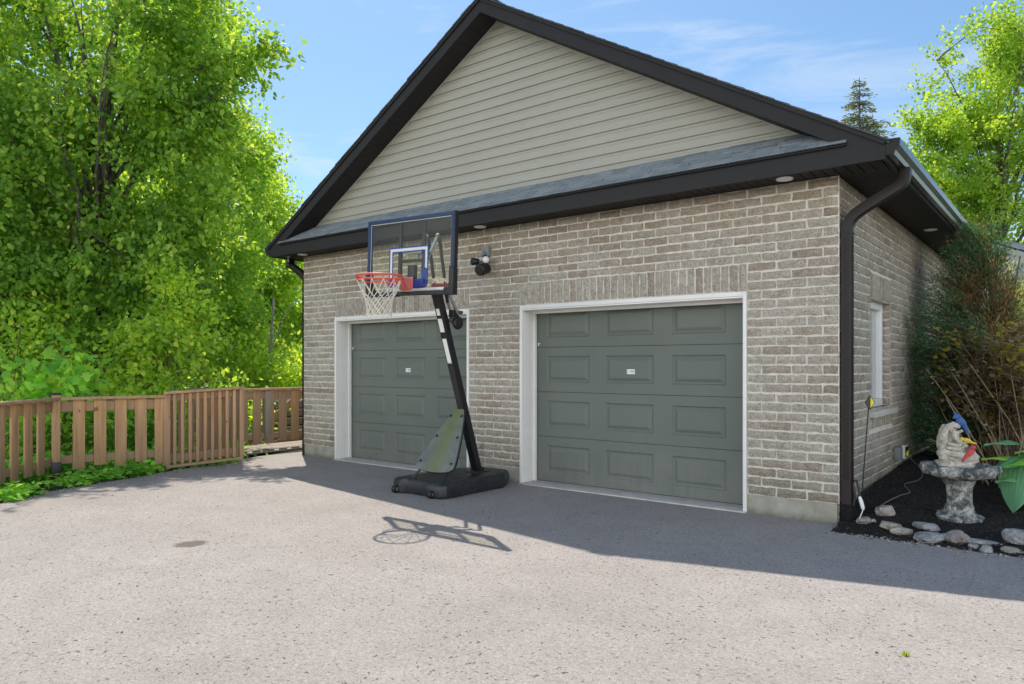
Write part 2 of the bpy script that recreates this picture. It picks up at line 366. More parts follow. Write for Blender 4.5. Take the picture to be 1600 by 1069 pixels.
# mossy shield: greenish-yellow in the middle
def m_shield():
    m, nt, b = mat('mossy_shield'); co = coords(nt)
    c = ramp(nt, noi(nt, co, 7, 5, .7), [(.3, (.10,.115,.105)), (.7, (.20,.215,.195))])
    sep = N(nt, 'ShaderNodeSeparateXYZ'); nt.links.new(co, sep.inputs[0])
    d = mth(nt, 'ABSOLUTE', mth(nt, 'ADD', sep.outputs['X'], 4.07)); d = mth(nt, 'ADD', d, mth(nt, 'MULTIPLY', mth(nt, 'SUBTRACT', noi(nt, mapping(nt, co, (14, 4, 4)), 1.0, 4), .5), .22))
    c = mixc(nt, ramp(nt, d, [(.03, (.8,.8,.8)), (.19, (0,0,0))]), c, (.150,.165,.055))
    nt.links.new(c, b.inputs['Base Color']); b.inputs['Roughness'].default_value = .42; return m
M['shield'] = m_shield()

def text_mesh(txt, size, name, m, mtx, parent, extrude=0.0006, sx=1.0, bold=0.0):
    cu = bpy.data.curves.new(name, 'FONT'); cu.body = txt; cu.size = size; cu.align_x = 'CENTER'; cu.align_y = 'CENTER'; cu.extrude = extrude; cu.offset = bold
    to = bpy.data.objects.new(name+'_curve', cu); COL.objects.link(to)
    dg = bpy.context.evaluated_depsgraph_get(); dg.update()
    me = bpy.data.meshes.new_from_object(to.evaluated_get(dg)); me.name = name
    bpy.data.objects.remove(to); bpy.data.curves.remove(cu)
    me.transform(mtx @ Matrix.Diagonal((sx, 1, 1, 1))); me.materials.clear(); me.materials.append(m)
    o = bpy.data.objects.new(name, me); COL.objects.link(o); setparent(o, parent); return o
FRONT = Matrix.Rotation(PI/2, 4, 'X')       # text facing -y

# ================================================================== GARAGE
W = 8.272; ZB = 0.19; NC = 33; CH = (3.27-ZB)/NC; BL = 0.291; DEP = 9.6
garage = empty('garage', (-W/2, DEP/2, 0), 'grey brick two car garage with a dark gabled roof and tan siding', 'garage')
OPEN = [(-7.456, -4.624), (-3.773, -0.873)]
Z_OPEN = ZB+22*CH       # 2.243

def brick_wall(mb, o, u, n, length, zlo, ncourse, openings, soldiers, start=0.0, odd=0):
    """openings: (u0,u1,z0,z1); soldiers: same rectangles, filled with upright bricks."""
    o = Vector(o); u = Vector(u); n = Vector(n); J = .0195; PR = .012
    def pt(a, z, h): return o+u*a+Vector((0, 0, z))+n*h
    us = sorted({start, length, *[x for q in openings for x in q[:2]]}); zs = sorted({zlo, zlo+ncourse*CH, *[z for q in openings for z in q[2:]]})
    for i in range(len(us)-1):
        for j in range(len(zs)-1):
            cu, cz = (us[i]+us[i+1])/2, (zs[j]+zs[j+1])/2
            if cz < zlo or any(q[0] < cu < q[1] and q[2] < cz < q[3] for q in openings): continue
            mb.add([pt(us[i], zs[j], -PR), pt(us[i+1], zs[j], -PR), pt(us[i+1], zs[j+1], -PR), pt(us[i], zs[j+1], -PR)], [(0,1,2,3)], 1)
    def brick(a, b, z0, z1):
        if b-a < .03: return
        nx = max(2, int((b-a)/.04)); nz = max(2, int((z1-z0)/.03)); tone = min(1, max(0, random.betavariate(1.6, 1.6)))
        base = random.uniform(-.002, .003); vs = []; fs = []
        for j in range(nz+1):
            for i in range(nx+1):
                ed = i in (0, nx) or j in (0, nz)
                au = a+(b-a)*i/nx+(0 if not ed else random.uniform(-.0058, .0058)); az = z0+(z1-z0)*j/nz+(0 if not ed else random.uniform(-.0058, .0058))
                h = base+(random.uniform(-.005, -.001) if ed else random.uniform(0, .008))
                vs.append(pt(au, az, h))
        for j in range(nz):
            for i in range(nx): fs.append((j*(nx+1)+i, j*(nx+1)+i+1, (j+1)*(nx+1)+i+1, (j+1)*(nx+1)+i))
        per = [i for i in range(nx+1)]+[j*(nx+1)+nx for j in range(1, nz+1)]+[nz*(nx+1)+i for i in range(nx-1, -1, -1)]+[j*(nx+1) for j in range(nz-1, 0, -1)]
        k = len(vs)
        for p in per:
            v = vs[p]; vs.append(v-n*((v-o).dot(n)+PR))
        for i in range(len(per)): fs.append((per[i], k+i, k+(i+1)%len(per), per[(i+1)%len(per)]))
        mb.add(vs, fs, 0, tone)
    for c in range(ncourse):
        z0 = zlo+c*CH; zm = z0+CH/2
        cuts = sorted([(q[0], q[1]) for q in openings+soldiers if q[2] < zm < q[3]])
        iv = []; x = start
        for a, b in cuts: iv.append((x, a)); x = b
        iv.append((x, length))
        off = 0 if (c+odd) % 2 == 0 else BL/2
        for a, b in iv:
            if b-a < .04: continue
            bs = a if a > start+.01 else 0.0; k0 = math.floor((a-off-bs)/BL+1e-6); x = bs+off+k0*BL
            while x < b:
                p, q = max(a, x), min(b, x+BL)
                if q-p > .05: brick(p+J/2, q-J/2, z0+J/2, z0+CH-J/2)
                elif q-p > .03: brick(p+J/3, q-J/3, z0+J/2, z0+CH-J/2)
                x += BL
    for (a, b, z0, z1) in soldiers:
        nn = round((b-a)/CH); w = (b-a)/nn
        for i in range(nn): brick(a+i*w+J/2, a+(i+1)*w-J/2, z0+J/2, z1-J/2)

# front wall: u runs from the right corner to the left, so the bond starts at the corner
mb = MB(); UF = lambda x: -x
ops = [(UF(b), UF(a), -.2, Z_OPEN) for a, b in OPEN]
sol = [(UF(b), UF(a), Z_OPEN, Z_OPEN+3*CH) for a, b in OPEN]
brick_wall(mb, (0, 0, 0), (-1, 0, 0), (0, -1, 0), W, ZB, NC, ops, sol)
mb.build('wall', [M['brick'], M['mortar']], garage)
mb = MB(); WIN = (1.33, 2.40, ZB+9*CH-.02, ZB+22*CH-.02)
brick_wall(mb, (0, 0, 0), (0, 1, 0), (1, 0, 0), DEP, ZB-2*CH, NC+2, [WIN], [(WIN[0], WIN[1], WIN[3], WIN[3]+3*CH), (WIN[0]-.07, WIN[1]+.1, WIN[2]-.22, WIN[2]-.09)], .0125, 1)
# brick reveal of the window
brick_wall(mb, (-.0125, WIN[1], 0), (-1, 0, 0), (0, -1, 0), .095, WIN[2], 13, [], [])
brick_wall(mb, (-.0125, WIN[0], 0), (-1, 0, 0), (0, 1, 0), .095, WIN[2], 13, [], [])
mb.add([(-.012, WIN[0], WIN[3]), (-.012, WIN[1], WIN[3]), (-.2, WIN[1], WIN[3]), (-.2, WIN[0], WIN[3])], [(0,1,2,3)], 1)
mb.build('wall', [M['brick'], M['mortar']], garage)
mb = MB()    # plain far walls and left side, seen from a step aside only
mb.add([(-W, 0.012, 0), (-W, DEP, 0), (-W, DEP, 3.27), (-W, 0.012, 3.27)], [(0,1,2,3)], 1)
mb2 = MB(); brick_wall(mb2, (-W, 0, 0), (0, 1, 0), (-1, 0, 0), DEP, ZB, NC, [], [], .0125, 1)
mb2.add([(-W, DEP, 0), (0, DEP, 0), (0, DEP, 3.27), (-W, DEP, 3.27)], [(0,1,2,3)], 1)
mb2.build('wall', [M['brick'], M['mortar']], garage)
# foundation
mb = MB()
for a, b in ((-W+.012, OPEN[0][0]), (OPEN[0][1], OPEN[1][0]), (OPEN[1][1], -.018)):
    mb.mm((a, .014, -.25), (b, .20, ZB+.003))
mb.mm((-.20, .205, -.25), (-.018, DEP, ZB-2*CH+.002)); mb.mm((-W+.012, .205, -.25), (-W+.2, DEP, ZB+.003))
mb.build('foundation', M['concrete'], garage, bevel=.006)

# doors
def garage_door(x0, x1, stick):
    fr = MB(); DY = .30
    jw = .04
    fr.mm((x0+.003, -.008, -.02), (x0+jw, DY+.02, Z_OPEN-.003)); fr.mm((x1-jw, -.008, -.02), (x1-.003, DY+.02, Z_OPEN-.003))
    fr.mm((x0+jw, -.006, Z_OPEN-.05), (x1-jw, DY+.02, Z_OPEN-.003)); 
    fr.mm((x0+jw, -.004, Z_OPEN-.068), (x1-jw, .05, Z_OPEN-.052))
    fr.mm((x0+jw, .20, Z_OPEN-.10), (x1-jw, .235, Z_OPEN-.052)); fr.mm((x0+jw+.001, .235, 0.0), (x0+jw+.022, .285, Z_OPEN-.06)); fr.mm((x1-jw-.022, .235, 0.0), (x1-jw-.001, .285, Z_OPEN-.06))
    f = fr.build('door_frame', M['trim'], garage, bevel=.003)
    sl = MB(); sl.mm((x0+.01, -.035, -.2), (x1-.01, DY+.03, .014)); sl.build('door_sill', M['slab'], garage, bevel=.006)
    d = MB(); a, b = x0+jw, x1-jw; sh = .567; px = [(.207, .843), (1.062, 1.703), (1.935, 2.560)]
    for k in range(4):
        z0 = .020+k*(sh-.003) if k == 0 else .020+k*sh; z1 = .020+(k+1)*sh-.006
        if z0 > Z_OPEN: break
        pr = [(x0+p, x0+q, z0+.12, z1-.11) for p, q in px]
        xs = sorted({a, b, *[x for q in pr for x in q[:2]]}); zs = [z0, pr[0][2], pr[0][3], z1]
        for i in range(len(xs)-1):
            for j in range(3):
                cx = (xs[i]+xs[i+1])/2
                if j == 1 and any(q[0] < cx < q[1] for q in pr): continue
                d.add([(xs[i], DY, zs[j]), (xs[i+1], DY, zs[j]), (xs[i+1], DY, zs[j+1]), (xs[i], DY, zs[j+1])], [(0,1,2,3)])
        for q in pr:
            rings = []
            for ins, dy in ((0, 0), (.014, .013), (.028, .014), (.058, .002), (.068, -.0015)):
                rings.append([(q[0]+ins, DY+dy, q[2]+ins), (q[1]-ins, DY+dy, q[2]+ins), (q[1]-ins, DY+dy, q[3]-ins), (q[0]+ins, DY+dy, q[3]-ins)])
            for r0, r1 in zip(rings, rings[1:]):
                d.add(r0+r1, [(i, (i+1)%4, 4+(i+1)%4, 4+i) for i in range(4)])
            d.add(rings[-1], [(0,1,2,3)])
        # lips between sections
        d.add([(a, DY, z1), (b, DY, z1), (b, DY+.014, z1+.002), (a, DY+.014, z1+.002)], [(0,1,2,3)])
        d.add([(a, DY, z0), (b, DY, z0), (b, DY+.014, z0-.004), (a, DY+.014, z0-.004)], [(0,1,2,3)])
    d.add([(a, DY+.02, 0.0), (b, DY+.02, 0.0), (b, DY+.02, 2.3), (a, DY+.02, 2.3)], [(0,1,2,3)], 1)
    d.mm((a, DY+.003, .0145), (b, DY+.018, .026), 1)
    door = d.build('garage_door', [M['door'], M['seam']], garage)
    s = MB(); s.mm((stick-.052, DY-.005, 1.386), (stick+.052, DY-.0015, 1.443)); s = s.build('number_sticker', M['white'], door)
    t = text_mesh('11 889', .036, 'sticker_digits', M['ink'], Matrix.Translation((stick, DY-.0056, 1.415)) @ FRONT, None)
    # digits join the sticker mesh so the sticker is one piece
    bm = bmesh.new(); bm.from_mesh(s.data); n0 = len(bm.faces); bm.from_mesh(t.data); bm.faces.ensure_lookup_table()
    s.data.materials.append(M['ink'])
    for fc in bm.faces[n0:]: fc.material_index = 1
    bm.to_mesh(s.data); bm.free(); bpy.data.objects.remove(t)
    lk = MB(); lk.mm((x0+.075, DY-.012, 1.735), (x0+.085, DY-.0015, 1.775)); lk.mm((x0+.085, DY-.010, 1.765), (x0+.105, DY-.0015, 1.775)); lk.build('latch_bracket', M['white'], door)
    return door
garage_door(*OPEN[0], -6.104); garage_door(*OPEN[1], -2.358)

# window
wf = MB(); X = -.095
wy0, wy1, wz0, wz1 = WIN; wz0 += .0; t = .085
wf.mm((X-.09, wy0+.013, wz0), (X, wy0+t, wz1-.003)); wf.mm((X-.09, wy1-t, wz0), (X, wy1-.013, wz1-.003))
wf.mm((X-.09, wy0+t, wz1-t), (X-.001, wy1-t, wz1-.003)); wf.mm((X-.09, wy0+t, wz0), (X-.001, wy1-t, wz0+t))
for s_ in (0, 1):
    yy = wy1-t-.055 if s_ else wy0+t
    wf.mm((X-.08, yy+.002, wz0+t+.002), (X-.018, yy+.053, wz1-t-.002))
win = wf.build('window', M['white'], garage, bevel=.004)
pn = MB(); pn.mm((X-.06, wy0+t+.055, wz0+t), (X-.05, wy1-t-.055, wz1-t)); pn.build('pane', M['panesheen'], win)  # pale pane: reflected sky painted into its colour
sl = MB(); sl.prism([(.055, wy0-.07, wz0-.085), (.055, wy0-.07, wz0-.02), (-.19, wy0-.07, wz0-.003), (-.19, wy0-.07, wz0-.085)], (0, wy1-wy0+.18, 0)); sl.build('sill', M['slab'], win, bevel=.006)

# gable siding (dutch-lap courses as real steps), roof, fascia, soffits
XR = -4.125; SL = .583; ZS = 3.69; ZA = 5.905; STEP = .130
sd = MB(); z = ZS-.03
def hw(zz): return max(0.0, (ZA+.02-zz)/SL)
while z < ZA:
    z1 = min(z+STEP, ZA+.015); ys = [(z, -.022), (z+.080*(z1-z)/STEP, -.019), (z+.104*(z1-z)/STEP, -.004), (z1, 0.0)]
    for (za, ya), (zb, yb) in zip(ys, ys[1:]):
        sd.add([(XR-hw(za), ya, za), (XR+hw(za), ya, za), (XR+hw(zb), yb, zb), (XR-hw(zb), yb, zb)], [(0,1,2,3)])
    sd.add([(XR-hw(z1), 0, z1), (XR+hw(z1), 0, z1), (XR+hw(z1), -.022, z1), (XR-hw(z1), -.022, z1)], [(0,1,2,3)])
    z = z1
for k in range(13):   # overlapped panel ends
    zc = ZS-.03+STEP*(k+.02); xj = XR+random.uniform(-.72, .72)*hw(zc+STEP)
    if hw(zc+STEP) > .4: sd.mm((xj, -.0235, zc+.001), (xj+.0025, -.0185, zc+.078))
for s_ in (-1, 1):   # J-channel along the rakes
    q0 = Vector((XR+s_*(hw(3.70)-.0), -.02, 3.70)); q1 = Vector((XR, -.02, ZA+.01)); sd.bar(q0, q1, .028, .02, (0, 1, 0))
sd.build('gable_siding', M['siding'], garage)

OV = .36; XL, XRr = -8.71, .46
def zr(x): return 6.105-SL*abs(x-XR)
fs = MB()
outer = [(XL, 3.262), (XRr, 3.262), (XRr, zr(XRr)-.045), (XR, 6.06), (XL, zr(XL)-.045)]
inn = [(.115, 3.436), (-8.365, 3.436), (XR, 5.908)]
def quadp(pts): fs.prism([(x, -OV, z) for x, z in pts], (0, .03, 0))
quadp([outer[0], outer[1], inn[0], inn[1]]); quadp([outer[1], outer[2], outer[3], inn[2], inn[0]]); quadp([outer[0], inn[1], inn[2], outer[3], outer[4]])
# seam and drip edge
fs.mm((-2.03, -OV-.002, 4.70), (-2.026, -OV-.0005, 4.85))
for s_ in (-1, 1):
    xe = XRr if s_ > 0 else XL
    a = Vector((XR, -OV-.012, 6.072)); b_ = Vector((xe, -OV-.012, zr(xe)-.033)); fs.bar(a, b_, .02, .034, (0, 0, 1))
# side fascias behind the gutters
fs.mm((XRr-.03, -OV+.03, 3.262), (XRr, DEP+.2, zr(XRr)-.046)); fs.mm((XL, -OV+.03, 3.262), (XL+.03, DEP+.2, zr(XL)-.046))
fs.build('fascia', M['fascia'], garage, merge=True)
so = MB()
for s_ in (-1, 1):   # raking soffit boards
    L = 4.6; n = 42
    for k in range(n):
        xa = XR+s_*(.02+4.22*k/n); xb = XR+s_*(.02+4.22*(k+1)/n-.006); dz = .0
        za, zb_ = 5.914-SL*abs(xa-XR), 5.914-SL*abs(xb-XR)
        so.add([(xa, -OV+.031, za+.004), (xb, -OV+.031, zb_+.004), (xb, 0.03, zb_+.004), (xa, 0.03, za+.004)], [(0,1,2,3)])
    so.add([(XR, -OV+.031, 5.924), (XR+s_*4.25, -OV+.031, 5.924-SL*4.25), (XR+s_*4.25, .03, 5.924-SL*4.25), (XR, .03, 5.924)], [(0,1,2,3)])
x = XL+.03
while x < XRr-.03:
    so.mm((x, -OV+.031, 3.272), (min(x+.1, XRr-.03)-.010, .06, 3.280)); x += .1
y = .002
while y < DEP+.1:
    so.mm((-.06, y+.06, 3.272), (XRr-.031, y+.149, 3.280)); so.mm((XL+.031, y+.06, 3.272), (-W+.06, y+.149, 3.280)); y += .1
so.mm((XL+.03, -OV+.032, 3.281), (XRr-.03, .065, 3.286)); so.mm((-.06, .066, 3.281), (XRr-.03, DEP, 3.286)); so.mm((XL+.03, .066, 3.281), (-W+.06, DEP, 3.286))
so.build('soffit', M['soffit'], garage)
rf = MB()
for s_ in (-1, 1):
    xe = XRr+.035 if s_ > 0 else XL-.035; yb = DEP+.4
    a, b_, = (XR, 6.105), (xe, zr(xe))
    rf.prism([(a[0], -OV-.015, a[1]), (b_[0], -OV-.015, b_[1]), (b_[0], -OV-.015, b_[1]-.026), (a[0], -OV-.015, a[1]-.026)], (0, yb+OV, 0), 0, .3)
    L = abs(xe-XR)/.14; k = 0
    while k < L:      # shingle butts along the rake and lapped courses up the slope
        xa = XR+s_*k*.14; xb = XR+s_*min((k+1)*.14+.012, abs(xe-XR)); o_ = random.uniform(.028, .042)
        lift = .009
        pl = [(xa, -OV-o_, zr(xa)+.001), (xb, -OV-o_, zr(xb)+lift), (xb, -OV-o_, zr(xb)-.010), (xa, -OV-o_, zr(xa)-.010)]
        rf.prism(pl, (0, yb+OV, 0), 0, random.random()); k += 1
rf.bar((XR, -OV-.045, 6.112), (XR, DEP+.4, 6.112), .2, .02)
rf.build('roof', M['shingle'], garage)

bgab = MB(); bgab.add([(XR-hw(3.2), DEP, 3.2), (XR+hw(3.2), DEP, 3.2), (XR, DEP, ZA+.02)], [(0,1,2)]); bgab.build('gable_siding', M['siding'], garage)
# pent skirt of shingles under the gable
sk = MB(); NR = 5
def skz(f): return 3.447+f*(ZS+.03-3.447)
def sky(f): return -OV-.035+f*(OV+.03)
for r in range(NR):
    f0, f1 = r/NR, (r+1)/NR+.06
    x0 = -8.365+f0*(8.365-7.80)-.05; x1 = .115-f0*(.115+.36)+.05
    x = x0-random.uniform(0, .3)
    while x < x1:
        w = random.choice([.10, .14, .19, .24]); a, b_ = max(x, x0), min(x+w-.004, x1)
        if b_-a > .02:
            l = random.uniform(.012, .019); jy = random.uniform(-.006, .006)
            ql = [(a, sky(f0)+jy, skz(f0)), (b_, sky(f0)+jy, skz(f0)), (b_, sky(f1), skz(f1)-.004), (a, sky(f1), skz(f1)-.004)]
            sk.prism(ql, (0, -.006, l), 0, random.uniform(.66, 1.0)); sk.add([(a, sky(f0)+jy-.0065, skz(f0)-.002), (b_, sky(f0)+jy-.0065, skz(f0)-.002), (b_, sky(f0)+jy-.0065, skz(f0)+l*.55), (a, sky(f0)+jy-.0065, skz(f0)+l*.55)], [(0,1,2,3)], 0, 0)  # dark quad on each butt paints in the course's shadow line
        x += w
sk.prism([(-8.36, -OV-.01, 3.437), (.11, -OV-.01, 3.437), (-.37, .0, ZS-.012), (-7.80, .0, ZS-.012)], (0, 0, .008), 0, .1)
sk.mm((-8.40, -OV-.040, 3.430), (.15, -OV+.0, 3.4365), 0, .0)
sk.build('skirt_roof', M['skirt'], garage)
# gutters
def gutter(x, s_):
    g = MB(); pr = [(0.002, 3.43), (0.002, 3.295), (.065, 3.295), (.078, 3.33), (.108, 3.365), (.112, 3.425), (.100, 3.425), (.098, 3.37), (.066, 3.335), (.058, 3.305), (.010, 3.305), (.010, 3.43)]
    g.prism([(x+s_*a, -OV+.01, z) for a, z in pr], (0, DEP+OV+.2, 0))
    g.prism([(x+s_*a, -OV+.002, z) for a, z in ((.002, 3.43), (.002, 3.294), (.066, 3.294), (.079, 3.33), (.109, 3.365), (.113, 3.427))], (0, .008, 0), 1)
    g.build('gutter', [M['gutter'], M['fascia']], garage)
gutter(XRr, 1); gutter(XL, -1)
def downspout(pts, w, h, base):
    m_ = MB(); pts = [Vector(p) for p in pts]
    # rectangular section swept along the path
    sec = [(-w/2, -h/2), (w/2, -h/2), (w/2, h/2), (-w/2, h/2)]; b = len(m_.v)
    for i, p in enumerate(pts):
        d = (pts[min(i+1, len(pts)-1)]-pts[max(i-1, 0)]).normalized(); s1 = Vector((0, 1, 0)); s1 = (s1-d*d.y).normalized(); s2 = d.cross(s1)
        for a, c in sec: m_.v.append(tuple(p+s1*c+s2*a)); m_.t.append(.5)
    for i in range(len(pts)-1):
        for k in range(4): m_.f.append([b+i*4+k, b+i*4+(k+1)%4, b+(i+1)*4+(k+1)%4, b+(i+1)*4+k]); m_.m.append(0)
    x, y = base
    m_.mm((x-w/2-.004, y-h/2-.004, 1.0), (x+w/2+.004, y+h/2+.004, 1.02)); m_.mm((x-w/2-.004, y-h/2-.004, .395), (x+w/2+.004, y+h/2+.004, .41)); m_.mm((x-w/2-.004, y-h/2-.004, 2.72), (x+w/2+.004, y+h/2+.004, 2.75))
    for q in (-.025, 0, .025): m_.mm((x+w/2-.001, y+q-.004, .42), (x+w/2+.004, y+q+.004, 2.70)); m_.mm((x+q*.7-.004, y-h/2-.004, .42), (x+q*.7+.004, y-h/2+.001, 2.70))
    o = m_.build('downspout', M['brown'], garage, bevel=.006)
    d = MB(); prof = []
    for k in range(9): prof += [(.062, .0+k*.022), (.072, .006+k*.022), (.072, .014+k*.022), (.062, .019+k*.022)]
    d.lathe((x, y, .0), prof, 20); d.build('drain_collar', M['black'], o, smooth=True)
    return o
cx_, cy_ = .056, .075
path = [(.512, .24, 3.30), (.512, .24, 3.245), (.505, .238, 3.20), (.485, .232, 3.165), (.455, .225, 3.135), (.20, .12, 2.965), (.12, .095, 2.905), (.075, .082, 2.85), (cx_, cy_, 2.78), (cx_, cy_, .15)]
downspout(path, .088, .105, (cx_, cy_))
downspout([(XL-.055, .10, 3.30), (XL-.055, .10, 3.24), (XL-.04, .10, 3.18), (-8.42, .10, 3.0), (-W-.056, .10, 2.90), (-W-.056, .10, 2.8), (-W-.056, .10, .15)], .088, .105, (-W-.056, .10))

# recessed soffit lights
SL_LAB = ['round white recessed light in the front soffit nearest the right corner', 'round white recessed light in the front soffit right of the backboard', 'round white recessed light in the front soffit at the left corner', 'round white recessed light in the soffit over the side wall']
for (x, y), lab in zip([(-.442, -.18), (-4.286, -.17), (-8.06, -.17), (.23, 3.65)], SL_LAB):
    e = empty('soffit_light', (x, y, 3.272), lab, 'recessed light', 'recessed lights in the soffit')
    r = MB(); r.lathe((x, y, 0), [(.048, 3.2715), (.050, 3.262), (.076, 3.262), (.080, 3.2715)], 28); r.build('trim_ring', M['white'], e, smooth=True)
    r = MB(); r.lathe((x, y, 0), [(.0468, 3.2705), (.0468, 3.2660)], 24); r.build('lens', M['lens'], e)

# security light
sl = empty('security_light', (-4.29, 0, 2.85), 'black twin head security light on a grey box on the brick between the doors', 'security light')
m_ = MB(); m_.mm((-4.355, -.055, 2.905), (-4.245, .0, 3.03)); m_.lathe((-4.295, -.055, 2.93), [(.03, 0), (.03, -.05), (.02, -.07)], 16, 'y'); m_.build('junction_box', M['boxgrey'], sl, bevel=.008)
m_ = MB(); m_.bar((-4.28, -.09, 2.93), (-4.28, -.09, 2.76), .028, .028, (0, 1, 0)); m_.bar((-4.28, -.10, 2.82), (-4.40, -.10, 2.835), .024, .024); m_.build('arm', M['black'], sl, bevel=.004)
m_ = MB(); R_ = Matrix.Rotation(.25, 3, 'X'); m_.lathe((-4.27, -.10, 2.735), [(.03, .06), (.066, .05), (.075, -.03), (.078, -.10), (.068, -.115), (.055, -.115)], 24, 'y', 0, 0, R_); m_.build('lamp_head', M['black'], sl, smooth=True)
m_ = MB(); m_.lathe((-4.42, -.10, 2.84), [(.02, .05), (.042, .04), (.048, -.05), (.040, -.06)], 20, 'y', 0, 0, Matrix.Rotation(-.5, 3, 'Z')); m_.build('lamp_head', M['black'], sl, smooth=True)
m_ = MB(); m_.lathe((-4.225, -.13, 2.845), [(.03, .03), (.046, .015), (.044, -.01), (.030, -.026), (.012, -.032)], 20, 'y'); m_.build('sensor', M['white'], sl, smooth=True)
# small ball fixture under the left eave
ef = empty('eave_camera', (-8.40, -.2, 3.27), 'small black ball shaped fixture hanging under the left eave corner', 'eave fixture')
m_ = MB(); m_.tube([(-8.40, -.2, 3.271), (-8.40, -.2, 3.17)], .012, 8); m_.lathe((-8.40, -.2, 3.271), [(.04, 0), (.04, -.012)], 16); m_.build('bracket', M['boxgrey'], ef)
m_ = MB(); m_.lathe((-8.40, -.2, 3.125), [(.012, -.045), (.034, -.032), (.045, 0), (.034, .034), (.012, .046)], 18); m_.build('ball_housing', M['black'], ef, smooth=True)
# wall outlets
ou = empty('wall_outlet', (0, 2.8, .4), 'pair of weatherproof electrical boxes low on the side brick wall', 'outlet')
m_ = MB(); m_.mm((.004, 2.50, .34), (.07, 2.68, .50)); m_.build('box_cover', M['boxgrey'], ou, bevel=.006)
m_ = MB(); m_.mm((.004, 2.93, .32), (.05, 3.17, .48)); m_.build('outlet_box', M['trim'], ou, bevel=.006)
m_ = MB(); m_.mm((.0505, 2.975, .34), (.056, 3.125, .46)); m_.mm((.056, 3.00, .352), (.075, 3.05, .395), 1); m_.mm((.056, 3.06, .36), (.07, 3.10, .41), 1); m_.build('socket', [M['black'], M['yellow']], ou)
# tap by the hoop
tp = empty('garden_tap', (-4.42, 0, .3), 'small pale outdoor tap on the brick behind the hoop pole', 'tap')
m_ = MB(); m_.tube([(-4.42, .01, .40), (-4.42, -.07, .40), (-4.42, -.09, .37), (-4.42, -.09, .20)], .014, 10); m_.lathe((-4.42, -.05, .43), [(.008, -.03), (.008, 0), (.035, .002), (.035, .012), (.01, .014)], 14); m_.build('tap_body', M['steel'], tp, smooth=True)

# ================================================================== BASKETBALL HOOP
hp = empty('basketball_hoop', (-4.15, -.75, 0), 'portable basketball hoop with clear backboard and black wheeled base before the garage', 'basketball hoop')
tk = [(-4.57, -1.40), (-4.43, -1.43), (-4.38, -1.375), (-4.03, -1.385), (-3.98, -1.44), (-3.80, -1.43), (-3.745, -1.36), (-3.72, -.36), (-3.86, -.10), (-4.28, -.10), (-4.46, -.36), (-4.61, -1.33)]
m_ = MB(); cxx = sum(p[0] for p in tk)/len(tk); cyy = sum(p[1] for p in tk)/len(tk)
rings = []
for ins, z in ((.97, .004), (1.0, .03), (1.0, .10), (.985, .145), (.945, .17), (.86, .178)):
    rings.append([(cxx+(x-cxx)*ins, cyy+(y-cyy)*ins, z+(.018*max(0, (y+.9)) if z > .1 else 0)) for x, y in tk])
n = len(tk)
for r0, r1 in zip(rings, rings[1:]): m_.add(r0+r1, [(i, (i+1)%n, n+(i+1)%n, n+i) for i in range(n)])
m_.add(rings[0], [tuple(range(n))[::-1]]); m_.add(rings[-1], [tuple(range(n))])
for k in range(3):     # moulded ribs on the deck
    m_.mm((-4.38+.2*k, -1.05, .176), (-4.30+.2*k, -.62, .186))
m_.mm((-4.15, -.63, .178), (-3.93, -.40, .200))
tank = m_.build('base_tank', M['tank'], hp, merge=True, bevel=.014, seg=2, ang=30)
for x in (-4.50, -3.915):
    w = MB(); w.lathe((x, -1.425, .048), [(.012, -.028), (.046, -.026), (.050, -.012), (.050, .012), (.046, .026), (.012, .028)], 22, 'x'); wo = w.build('wheel', M['black'], tank, smooth=True)
    w = MB(); w.lathe((x, -1.425, .048), [(.006, -.031), (.022, -.030), (.022, .030), (.006, .031)], 16, 'x'); w.build('hub', M['steel'], wo, smooth=True)
p0 = Vector((-4.03, -.515, .18)); p1 = Vector((-4.03, -1.24, 2.36)); pd = (p1-p0).normalized()
m_ = MB(); m_.bar(p0, p1, .092, .092, (0, 1, 0)); m_.bar(p0+pd*.0, p0+pd*.05, .125, .125, (0, 1, 0))
for f in (.33, .62): m_.bar(p0+pd*(2.3*f), p0+pd*(2.3*f+.012), .098, .098, (0, 1, 0))
pole = m_.build('pole', M['pole'], hp, bevel=.008)
nf = Vector((0, pd.z, -pd.y)); nf = -nf if nf.y > 0 else nf
def sticker(a, b, w, name='warning_sticker'):
    s = MB(); c = nf*.0475
    s.bar(p0+pd*a+c, p0+pd*b+c, w, .002, nf); o = s.build(name, M['white'], pole); return o
sticker(1.42, 1.72, .062); sticker(1.80, 1.96, .066); sticker(2.0, 2.08, .05)
# shield
top, bot = Vector((-4.045, -.80, .965)), Vector((-4.075, -1.235, .275)); sv = (bot-top); L = sv.length; sv.normalize(); sx = Vector((1, 0, 0)); sn = sv.cross(sx).normalized(); sn = -sn if sn.y > 0 else sn
prof = [(0, .055), (.06, .085), (.2, .135), (.45, .205), (.7, .262), (.86, .292), (.93, .297), (.96, .285)]
out = [top+sv*(L*t)+sx*w for t, w in prof]+[top+sv*(L*(.97+.06*math.cos(q)))+sx*(.27*math.sin(q)) for q in (1.2, .8, .4, 0, -.4, -.8, -1.2)]+[top+sv*(L*t)-sx*w for t, w in prof[::-1]]
m_ = MB(); m_.prism(out, sn*.022); 
sh = m_.build('shield_plate', M['shield'], hp, bevel=.006)
m_ = MB(); m_.prism([top+(q-top)*1.0+sx*((q-top).dot(sx))*.035 - sn*.012 for q in out], sn*.011); 
